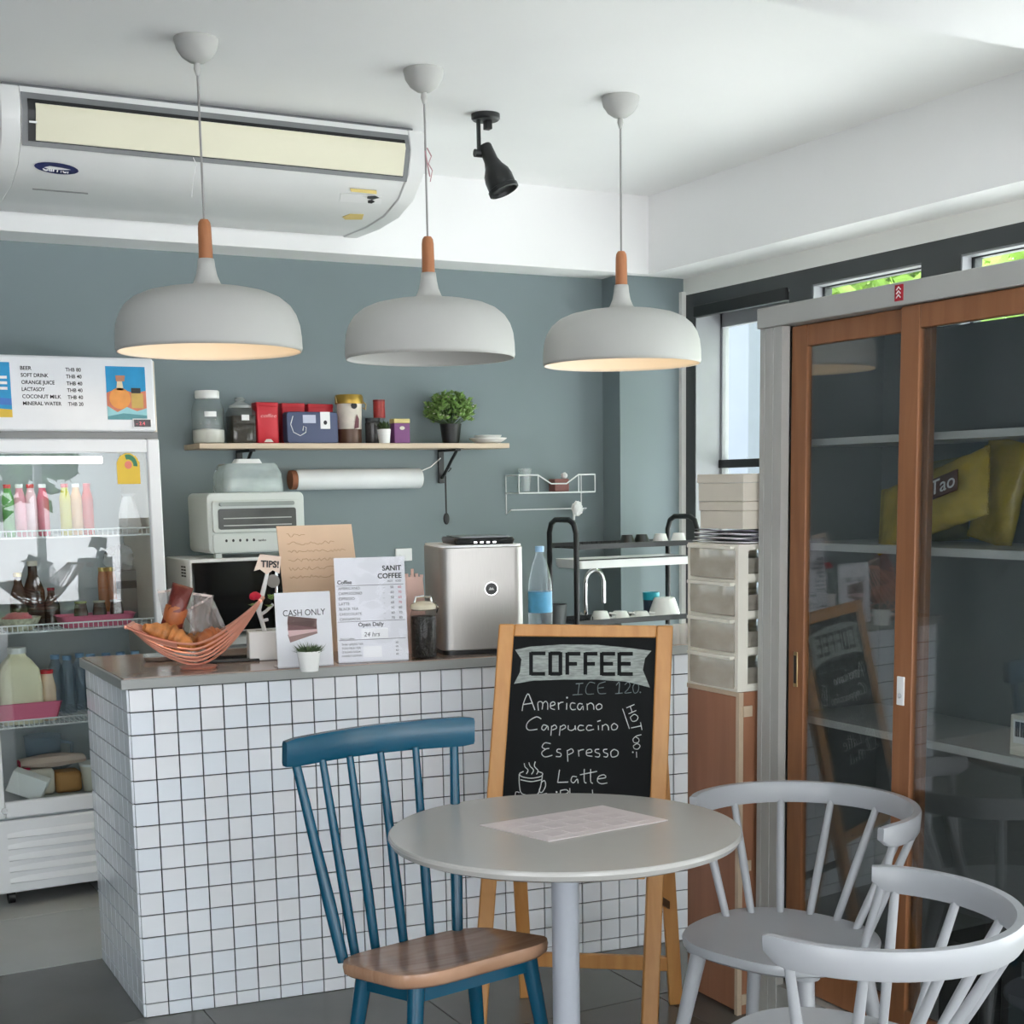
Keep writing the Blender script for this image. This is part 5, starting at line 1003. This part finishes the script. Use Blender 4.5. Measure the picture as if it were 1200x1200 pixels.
# tap
q = ony(686, 720, 5.7); t = thing('kitchen_tap', 'chrome swan neck tap behind the dish rack', 'tap', (q.x, 5.7, ZB2)); hh = ony(688, 668, 5.7).z-ZB2; G().tube([(0, 0, 0), (0, 0, hh-.06)]+[(.045-.045*math.cos(rad(a)), -.02*a/180, hh-.06+.06*math.sin(rad(a))) for a in range(0, 181, 20)]+[(.09, -.02, hh-.16)], .013, 12).obj('spout', M_chrome, t); G().lathe([(0, 0), (.028, 0), (.028, .012), (.018, .03), (0, .03)], 20).obj('base', M_chrome, t); G().tube([(0, -.012, .05), (-.05, -.03, .08)], .006, 8).obj('lever', M_chrome, t)
q = ony(645, 715, 5.45); t = thing('utensil_tub', 'grey utensil tub beside the dish rack', 'tub', (q.x, 5.42, ZB2)); G().lathe([(0, 0), (.05, 0), (.06, ony(655, 707, 5.45).z-ZB2), (.056, ony(655, 707, 5.45).z-ZB2), (.046, .006), (0, .006)], 20).obj('tub', M_dark, t)
# ================================================================ ON THE BAR COUNTER
ZT0 = ZT+.0006
# silver machine
K_ = Vector((1.832, 3.848, ZT0)); kz = None
mach = thing('coffee_machine', 'brushed steel coffee machine with round black badge on the counter', 'machine', K_, rad(-14))
def zat(x, y, v):
    r0 = (onz(0, 0, 0)); lo_, hi_ = 0., 3.
    for i in range(40):
        m_ = (lo_+hi_)/2; P_ = Vector((x, y, m_))-OC; vv = CY+FPX*P_.dot(_d)/P_.dot(_f)
        if vv > v: lo_ = m_
        else: hi_ = m_
    return lo_
mhgt = zat(K_.x, K_.y, 640)-ZT0; mw_, md_ = .262, .30
G().loft([[(p, q, z) for p, q in rrect(0, mw_, 0, md_, .035, 6)] for z in (.014, mhgt-.006)]).obj('body', M_steel, mach, bevel=.003); G().loft([[(p, q, z) for p, q in rrect(.006, mw_-.006, .006, md_-.006, .03, 6)] for z in (0, .0145)]).obj('base', M_black, mach)
G().loft([[(p, q, z) for p, q in rrect(.003, mw_-.003, .003, md_-.003, .034, 6)] for z in (mhgt-.006, mhgt)]).obj('lid', M_plas, mach)
bz = mhgt*.60; bx_ = .155
bd = G(TXZ).prism(ell(bx_, bz, .021, .021, 28), .0, .003).obj('badge_ring', M_chrome, mach); G(TXZ).prism(ell(bx_, bz, .0185, .0185, 28), .003, .0042).obj('badge', M_black, mach, label='round black maker badge'); G(TXZ).prism([(bx_-.009, bz-.004), (bx_+.009, bz-.004), (bx_+.004, bz+.004), (bx_, bz+.001), (bx_-.004, bz+.005)], .0042, .0048).obj('badge_mark', mat('silver_mark', S(170, 170, 170), .4), mach)
t = thing('kitchen_scale', 'flat black tray on top of the steel machine', 'tray', (K_.x+.02, K_.y-.005, ZT0+mhgt+.0005), rad(-14)); G().loft([[(p, q, z) for p, q in rrect(.03+e, mw_-.04-e, .03+e, md_-.05-e, .015)] for z, e in ((0, .004), (.012, 0), (.02, .004))]).obj('tray', M_black, t, smooth=40)
g = G()
for k in range(4): g.box(.09+.02*k, .1+.02*k, .0305, .034, .004, .009)
g.obj('buttons', M_chrome, t); G().loft([[(p, q, z) for p, q in rrect(.045, mw_-.055, .045, md_-.065, .012)] for z in (.02, .024)]).obj('plate', mat('grey_glass_plate', S(90, 94, 98), .15), t)
# coffee bean jar
p = onz(503, 772, ZT0); jr = .04; jh = zat(p.x, p.y+.03, 699)-ZT0; t = thing('bean_jar', 'clip top glass jar full of dark coffee beans', 'jar', (p.x, p.y+.035, ZT0))
G().lathe([(0, .001), (jr*.95, .001), (jr, .008), (jr, jh*.68), (jr*.9, jh*.76), (jr*.86, jh*.8)], 32).obj('body', glass('bean_glass', (.95, .95, .95, 1), 1.28), t); G().lathe([(0, .004), (jr*.92, .004), (jr*.93, jh*.68), (0, jh*.7)], 28).obj('beans', mat('coffee_beans', S(26, 20, 17), .4, var=.6, scale=120, bump=1, bscale=140), t)
G().lathe([(jr*.84, jh*.78), (jr*.98, jh*.8), (jr*1.0, jh*.84), (jr*.9, jh*.88), (jr*.5, jh*.92), (0, jh*.93)], 28).obj('lid', mat('pale_glass_lid', S(214, 204, 180), .12, var=.1), t); G().tube([(-jr*.7, 0, jh*.9), (-jr*.6, 0, jh*.99), (0, 0, jh*1.0), (jr*.6, 0, jh*.99), (jr*.7, 0, jh*.9)], .004, 8).tube([(jr, -.01, jh*.72), (jr*1.12, -.012, jh*.82), (jr*.9, -.01, jh*.9)], .0025, 6).obj('wire_clip', M_chrome, t)
# pink paper bag
p = onz(492, 762, ZT0); t = thing('paper_bag', 'pink paper bag behind the bean jar', 'bag', (1.80, 3.99, ZT0), rad(-10)); ph = zat(1.80, 3.99, 676)-ZT0
M_pbag = mat('pink_paper', S(226, 190, 178), .7, var=.06); G().loft([[(p_, q_, z) for p_, q_ in rrect(-.045*k, .035*k, -.025*m_, .025*m_, .006)] for z, k, m_ in ((0, 1, 1), (ph*.6, 1, .9), (ph*.85, .98, .4), (ph, .95, .12))]).obj('bag', M_pbag, t, smooth=30); g = G()
for k in range(5): g.box(-.04+.016*k, -.03+.016*k, -.004, .004, ph-.002, ph+.006+.004*(k % 2))
g.tube([(0, 0, ph), (.0, 0, ph+.025)], .005, 6).obj('crimped_top', M_pbag, t)
# acrylic menu stands ------------------------------------------------
def stand(name, label, cat, uL, vL, uR, vR, vT, lean=.06, off=.0):
    a = onz(uL, vL, ZT0); b = onz(uR, vR, ZT0); a = Vector((a.x, a.y, 0)); b = Vector((b.x, b.y, 0)); ex = (b-a).normalized(); w = (b-a).length
    t = thing(name, label, cat, (a.x, a.y, ZT0), math.atan2(ex.y, ex.x)); h = zat(a.x+ex.x*w/2, a.y+ex.y*w/2, vT)-ZT0
    return t, w, h
Gac = glass('acrylic', (.98, .98, .99, 1), 1.22)
M_sheet = mat('menu_paper', S(226, 226, 230), .45, var=.03)
def leaned(t, w, h, lean, sheet=M_sheet):
    T = Matrix.Rotation(-lean, 4, 'X')
    G(T).box(0, w, .0, .002, .0, h).obj('paper_sheet', sheet, t); G(T).box(-.004, w+.004, -.004, -.002, .0, h+.003).obj('acrylic_cover', Gac, t)
    G().box(-.002, w+.002, -.012, .06, .0, .003).obj('foot', Gac, t)
    return T
def ltext(t, T, s, x, z, size, m=M_print, width=None, align='LEFT', bold=0, shear=0): 
    o = T @ Vector((x, -.0006, z)); ex = (T.to_3x3() @ Vector((1, 0, 0))); ez = (T.to_3x3() @ Vector((0, 0, 1))); return text('lettering', s, size, m, t, o, ex, ez, align, .0003, width, shear, bold)
t, w, h = stand('menu_stand', 'acrylic stand with the printed coffee menu', 'menu', 397, 777, 479, 773, 653); T = leaned(t, w, h, .10)
def mx_(u): return (u-397)/(479-397)*w
def mz_(v): return h*(1-(v-653)/(775-653))
ltext(t, T, 'SANIT', w*.95, mz_(669), .021, align='RIGHT', bold=.0005); ltext(t, T, 'COFFEE', w*.95, mz_(678), .021, align='RIGHT', bold=.0005)
ltext(t, T, 'Coffee', w*.03, mz_(683.5), .016, bold=.0004); g = G(T)
for v in (685.5, 727.5, 749): g.box(w*.02, w*.97, -.001, .0, mz_(v)-.0006, mz_(v)+.0006)
g.obj('rule_line', M_print, t)
ltext(t, T, 'HOT', w*.74, mz_(682.5), .008); ltext(t, T, 'ICED', w*.86, mz_(682.5), .008)
M_rpr = mat('red_print', S(190, 70, 96), .6)
for k, (s, p1_, p2_a) in enumerate((('AMERICANO', '50', '60'), ('CAPPUCCINO', '60', '70'), ('ESPRESSO', '50', '60'), ('LATTE', '60', '70'), ('BLACK TEA', '50', '60'), ('CHOCOLATE', '60', '70'), ('CINNAMON', '70', '80'))):
    v = 690+6*k; ltext(t, T, s, w*.04, mz_(v), .0112); ltext(t, T, p1_, w*.78, mz_(v), .0105); ltext(t, T, p2_a, w*.89, mz_(v), .0105, M_rpr if k < 4 else M_print); ltext(t, T, '--', w*.67, mz_(v), .009)
ltext(t, T, 'Open Daily', w*.3, mz_(733.5), .0165, bold=.0004); G(T).box(w*.34, w*.72, -.0012, -.0002, mz_(748), mz_(736)).obj('note_slip', M_paper, t); ltext(t, T, '24 hrs', w*.37, mz_(745.5), .019, shear=.2).location.y -= .001
ltext(t, T, 'Non-Coffee', w*.04, mz_(748.5), .0085)
for k, s in enumerate(('THAI GREEN TEA', 'THAI MILK TEA', 'ITALIAN SODA', 'HONEY LEMON')): ltext(t, T, s, w*.05, mz_(755+4.5*k), .0085); ltext(t, T, '60', w*.82, mz_(755+4.5*k), .0085)
G(T).box(w*.36, w*.62, -.0012, -.0002, mz_(770), mz_(757)).obj('note_slip', M_paper, t)
# cash only sign
t, w, h = stand('cash_sign', 'white CASH ONLY sign in an acrylic stand', 'sign', 326, 783, 391, 779, 694); T = leaned(t, w, h, .08, mat('sign_paper', S(232, 232, 234), .45))
ltext(t, T, 'CASH ONLY', w*.13, h*.685, .026, width=w*.76)
M_note = [mat('note_%d' % k, S(*c), .6) for k, c in enumerate(((150, 120, 116), (214, 180, 178), (120, 84, 84)))]
for k in range(4):
    a_ = rad(12-6*k); g = G(T @ Matrix.Translation((w*.48, -.0004-.0004*k, h*.44+.012*k)) @ Matrix.Rotation(-a_*1.3, 4, 'Y')); g.box(-w*.27, w*.25, -.0004, .0, -.012, .012).obj('printed_banknote', M_note[k % 3], t)
p = onz(362, 786, ZT0); t = thing('potted_grass', 'little white pot of grass in front of the cash sign', 'plant', (p.x, p.y-.004, ZT0)); M_ = .03; G().lathe([(0, 0), (.026, 0), (.034, .055), (.0345, .058), (.03, .056), (0, .05)], 24).obj('pot', M_cup, t); g = G(); rd_ = random.Random(21)
for k in range(160):
    a_ = rd_.uniform(0, 2*PI); r_ = rd_.uniform(0, .026); o_ = Vector((r_*math.cos(a_), r_*math.sin(a_), .05)); d_ = Vector((math.cos(a_)*rd_.uniform(.2, 1.3), math.sin(a_)*.6, rd_.uniform(.3, .8))).normalized()*rd_.uniform(.025, .042); s_ = Vector((-.002, .0015, 0)); g.add([o_-s_, o_+s_, o_+d_], [(0, 1, 2)])
g.obj('grass', M_dgreen, t, smooth=0, recalc=False, kind='stuff')
# tablet lying under the signs
t = thing('tablet', 'dark tablet lying flat behind the basket', 'tablet', onz(272, 776, ZT0)+Vector((0, .05, 0)), rad(-12)); G().loft([[(p_, q_, z) for p_, q_ in rrect(-.07, .1, -.05, .06, .012)] for z in (0, .008)]).obj('body', M_black, t, bevel=.002); G().box(-.06, .09, -.042, .052, .0081, .009).obj('screen', M_bgl, t)
t = thing('steel_tray', 'shallow steel tray under the left end of the basket', 'tray', onz(200, 775, ZT0)+Vector((0.01, .06, 0)), rad(-12)); G().loft([[(p_, q_, z) for p_, q_ in rrect(-.075*k, .075*k, -.06*k, .06*k, .015)] for z, k in ((0, .9), (.002, .95), (.014, 1.04), (.014, 1.0), (.004, .92))]).obj('tray', M_chrome, t, smooth=30)
# kraft note on a clip board
zk = [ony(u, v, 4.16) for u, v in ((331, 617), (416, 617), (420, 692))]
t = thing('kraft_note', 'tall kraft paper sheet with handwriting behind the signs', 'note', (zk[0].x+.008, 4.16, ZT0), 0); kw = zk[1].x-zk[0].x; kh = zk[0].z-ZT0; M_kraft = mat('kraft_paper', S(228, 196, 166), .8, var=.04)
G().add([(0, 0, 0), (kw+.02, 0, 0), (kw, .05, kh), (-.01, .05, kh), (0, .004, 0), (kw+.02, .004, 0), (kw, .054, kh), (-.01, .054, kh)], [(0, 1, 2, 3), (7, 6, 5, 4), (0, 4, 5, 1), (1, 5, 6, 2), (2, 6, 7, 3), (3, 7, 4, 0)]).obj('sheet', M_kraft, t, smooth=0)
M_pen = mat('pale_pen', S(190, 150, 116), .8); rd_ = random.Random(2)
for k in range(6):
    z = kh-.03-.026*k; xx = .02; pts = []; ye = .05*z/kh-.0006; xe = kw*(.35 if k == 0 else rd_.uniform(.7, .92))
    while xx < xe: pts.append((xx, ye, z+rd_.uniform(-.005, .006))); xx += .006
    G().tube(pts, .0009, 5).obj('handwriting', M_pen, t)
G().box(.02, kw*.9, .06, .12, 0, .012).obj('easel_foot', M_kraft, t)
# tip box with rose and paper flag
p = onz(300, 774, ZT0); t = thing('tip_box', 'white tip box with paper TIPS flag and red rose', 'box', (1.345, 4.10, ZT0), rad(-12)); bw = .10; bh = zat(1.345, 4.10, 739)-ZT0
G().box(-.045, .06, -.03, .05, 0, bh).obj('box', M_cup, t, bevel=.003); G().box(-.02, .03, .008, .014, bh, bh+.0008).obj('slot', M_print, t)
def tloc(u, v): q = ony(u, v, 4.10); c, s = math.cos(rad(12)), math.sin(rad(12)); d = Vector((q.x-1.345, 0, q.z-ZT0)); return Vector((d.x*c, d.x*s, d.z))
G().tube([tloc(311, 742), tloc(303, 715), tloc(309, 690), tloc(314, 668)], [.006, .008, .007, .005], 8).obj('white_stem', M_plas, t); G().tube([tloc(303, 722), tloc(312, 716), tloc(320, 708)], .005, 8).tube([tloc(305, 728), tloc(314, 726)], .005, 8).obj('white_branch', M_plas, t)
fl = [tloc(*q)+Vector((0, -.012, 0)) for q in ((304, 649), (329, 652), (327, 672), (319, 668), (312, 673), (304, 667), (297, 669))]; k = len(fl); G().add(fl+[q+Vector((0, .001, 0)) for q in fl], [tuple(range(k)), tuple(range(2*k-1, k-1, -1))]+[(i, (i+1) % k, (i+1) % k+k, i+k) for i in range(k)]).obj('paper_flag', mat('cream_flag', S(236, 214, 198), .8), t, smooth=0, label='torn cream paper flag')
a_ = tloc(305, 664); b_ = tloc(326, 665); text('lettering', 'TIPS!', .028, M_print, t, a_+Vector((0, -.0145, 0)), b_-a_, (0, 0, 1), width=(b_-a_).length, bold=.0008)
c = tloc(299, 698); g = G().ball(c, .014, .014, .012, 12, 8, .2, 3)
for k in range(9): a_ = 2*PI*k/9; g.ball(c+Vector((.011*math.cos(a_), .011*math.sin(a_)-.004, -.004+.004*(k % 2))), .008, .007, .009, 8, 6)
g.obj('rose', mat('rose_red', S(206, 22, 58), .6), t, label='red fabric rose'); g = G()
for u, v in ((296, 710), (318, 703), (320, 700), (316, 712)): rosette(g, tloc(u, v), 5, .02, rd_, .8, .35)
g.obj('leaves', M_green, t, smooth=0, recalc=False); G(Matrix.Translation(tloc(320, 681)) @ Matrix.Rotation(PI/2, 4, 'X')).lathe([(0, -.002), (.02, -.002), (.02, .002), (0, .002)], 24).obj('round_mirror', mat('dull_mirror', S(128, 122, 116), .5, .0), t)
# ---------------------------------------------------------------- copper basket
pb = onz(236, 784, ZT0); bk = thing('wire_basket', 'rose copper wire basket of pastries on the counter', 'basket', (pb.x, pb.y+.03, ZT0), rad(-22))
M_cop = mat('rose_copper', S(236, 166, 144), .3, .45, var=.05)
def bz_(s): return .006+(.125*abs(s)**1.9 if s < 0 else .19*s**1.7)
def bpt(s, f): wd = .1*(1-.35*s*s); return Vector((.19*s, wd*math.copysign(abs(f)**.7, f), bz_(s)+.075*abs(f)**1.1*(1-s*s)))
for f in (-1, -.8, -.62, -.45, -.3, -.12, .06, .24, .42, .6, .8, 1): G().tube([bpt(-1+2*i/24, f) for i in range(25)], .0055 if abs(f) == 1 else .003, 8, flat=.6 if abs(f) == 1 else None).obj('wire', M_cop, bk)
for s in (-1, 1): G().tube([bpt(s, -1+.2*i) for i in range(11)], .006, 8).obj('end_bar', M_cop, bk)
pl = []
for i in range(9): s = -1+.75*i/8; pl.append((bpt(s, -1)+Vector((0, -.002, .004)), bpt(s, -.80)+Vector((0, -.002, .0))))
g = G(); n = len(pl); g.add([q for a_ in pl for q in a_]+[q+Vector((0, .003, .001)) for a_ in pl for q in a_], [(2*i, 2*i+2, 2*i+3, 2*i+1) for i in range(n-1)]+[(2*n+2*i, 2*n+2*i+1, 2*n+2*i+3, 2*n+2*i+2) for i in range(n-1)]); g.obj('flat_band', M_cop, bk)
G().lathe([(0, 0), (.05, 0), (.055, .006), (0, .006)], 24).obj('foot_plate', M_cop, bk)
M_cro = mat('golden_crust', S(198, 128, 70), .5, var=.35, scale=30, bump=.4, bscale=50); M_bun = mat('brown_crust', S(176, 100, 56), .45, var=.25, scale=20, bump=.2)
BW = Matrix.Translation((pb.x, pb.y+.03, ZT0)) @ Matrix.Rotation(rad(-22), 4, 'Z')
def croissant(label, c, L_, r_, ang, m, bend=.6, tilt=0):
    t = thing('pastry', label, 'pastry', BW @ Vector(c), 0, 'pastries in the copper basket'); t.rotation_euler = (0, tilt, ang); n = 28; pts = []; rr = []
    for i in range(n+1): s = -1+2*i/n; pts.append((L_*s, -bend*L_*s*s*.8, 0)); rr.append(r_*(1-.72*abs(s)**1.6)*(1+.09*math.cos(s*19)))
    G().tube(pts, rr, 14).obj('crust', m, t, smooth=60)
croissant('large golden croissant at the left of the copper basket', (-.075, -.005, .095), .075, .036, rad(-25), M_cro, .5, rad(25)); croissant('brown bread roll at the middle of the copper basket', (.045, -.005, .085), .05, .034, rad(10), M_bun, .2)
croissant('small croissant behind the bread roll', (-.01, .04, .075), .05, .028, rad(40), M_cro, .4)
M_choc = mat('maroon_wrapper', S(104, 40, 34), .3, var=.25, scale=12, bump=.3)
q = tloc(0, 0); pw = ony(210, 712, pb.y+.05); t = pillow_bag('snack_packet', 'upright maroon bread packet in the copper basket', 'packet', .062, .125, .05, M_choc, (pw.x, pb.y+.07, pw.z+.004), (rad(-8), rad(18), rad(-20)), 12, None, None, False); G().loft([[(.032*math.cos(a*PI/6)*k, .027*math.sin(a*PI/6)*k, z) for a in range(12)] for z, k in ((-.06, .6), (-.045, .95), (-.02, 1.02), (-.004, 1))]).obj('bread_window', M_bun, t)
M_film = glass('cello_film', (.93, .92, .92, 1), 1.5, .12, .22, S(226, 220, 216))
def film(label, u0, v0, u1, v1, y, seed, tilt):
    a = ony(u0, v1, y); b = ony(u1, v0, y); rd = random.Random(seed); w = b.x-a.x; h = b.z-a.z; n = 7; vs = []
    for i in range(n+1):
        for j in range(n+1): vs.append((w*(i/n-.5)*(1-.3*(1-j/n)), rd.uniform(-.010, .010)+.02*math.sin(i*1.3+seed), h*j/n+rd.uniform(-.006, .006)))
    g = G().add(vs, [(i*(n+1)+j, (i+1)*(n+1)+j, (i+1)*(n+1)+j+1, i*(n+1)+j+1) for i in range(n) for j in range(n)])
    t = thing('cellophane_bag', label, 'bag', ((a.x+b.x)/2, y, a.z), rad(-18), 'clear bags in the copper basket'); o = g.obj('film', M_film, t, smooth=0, recalc=False); o.modifiers.new('t', 'SOLIDIFY').thickness = .001; t.rotation_euler = (0, tilt, rad(-18))
    G().cbox((0, 0, h*.98), (w*.9, .012, .006)).obj('crimped_seal', mat('film_seal', S(214, 196, 190), .4), t)
film('clear bread bag left of the maroon packet', 193, 690, 218, 750, pb.y+.1, 1, rad(-6)); film('clear bread bag standing in the middle of the basket', 218, 695, 240, 752, pb.y+.06, 2, rad(10)); film('clear bread bag leaning to the right in the basket', 238, 700, 275, 755, pb.y+.05, 3, rad(-28))
# water bottle and bag behind the machine
WY = 4.06; q = ony(633, 700, WY); wh = zat(q.x, WY, 640)-ZT0; r_ = .04
t = thing('water_bottle', 'large clear water bottle with blue label behind the steel machine', 'bottle', (q.x, WY, ZT0))
G().lathe([(0, 0), (r_*.92, 0), (r_, .01), (r_, wh*.5), (r_*.96, wh*.62), (r_*.7, wh*.78), (r_*.36, wh*.9), (r_*.34, wh*.95)], 28).obj('body', glass('bottle_pet', (.88, .92, .95, 1), 1.45, .03, .16, S(210, 222, 230)), t)
G().shell([(r_*1.01, wh*.3), (r_*1.01, wh*.52)], 28).obj('label_band', mat('sky_blue_label', S(90, 170, 214), .4, var=.15, scale=30), t); G().lathe([(0, wh*.94), (r_*.38, wh*.94), (r_*.38, wh), (0, wh)], 18).obj('cap', M_bcap, t)
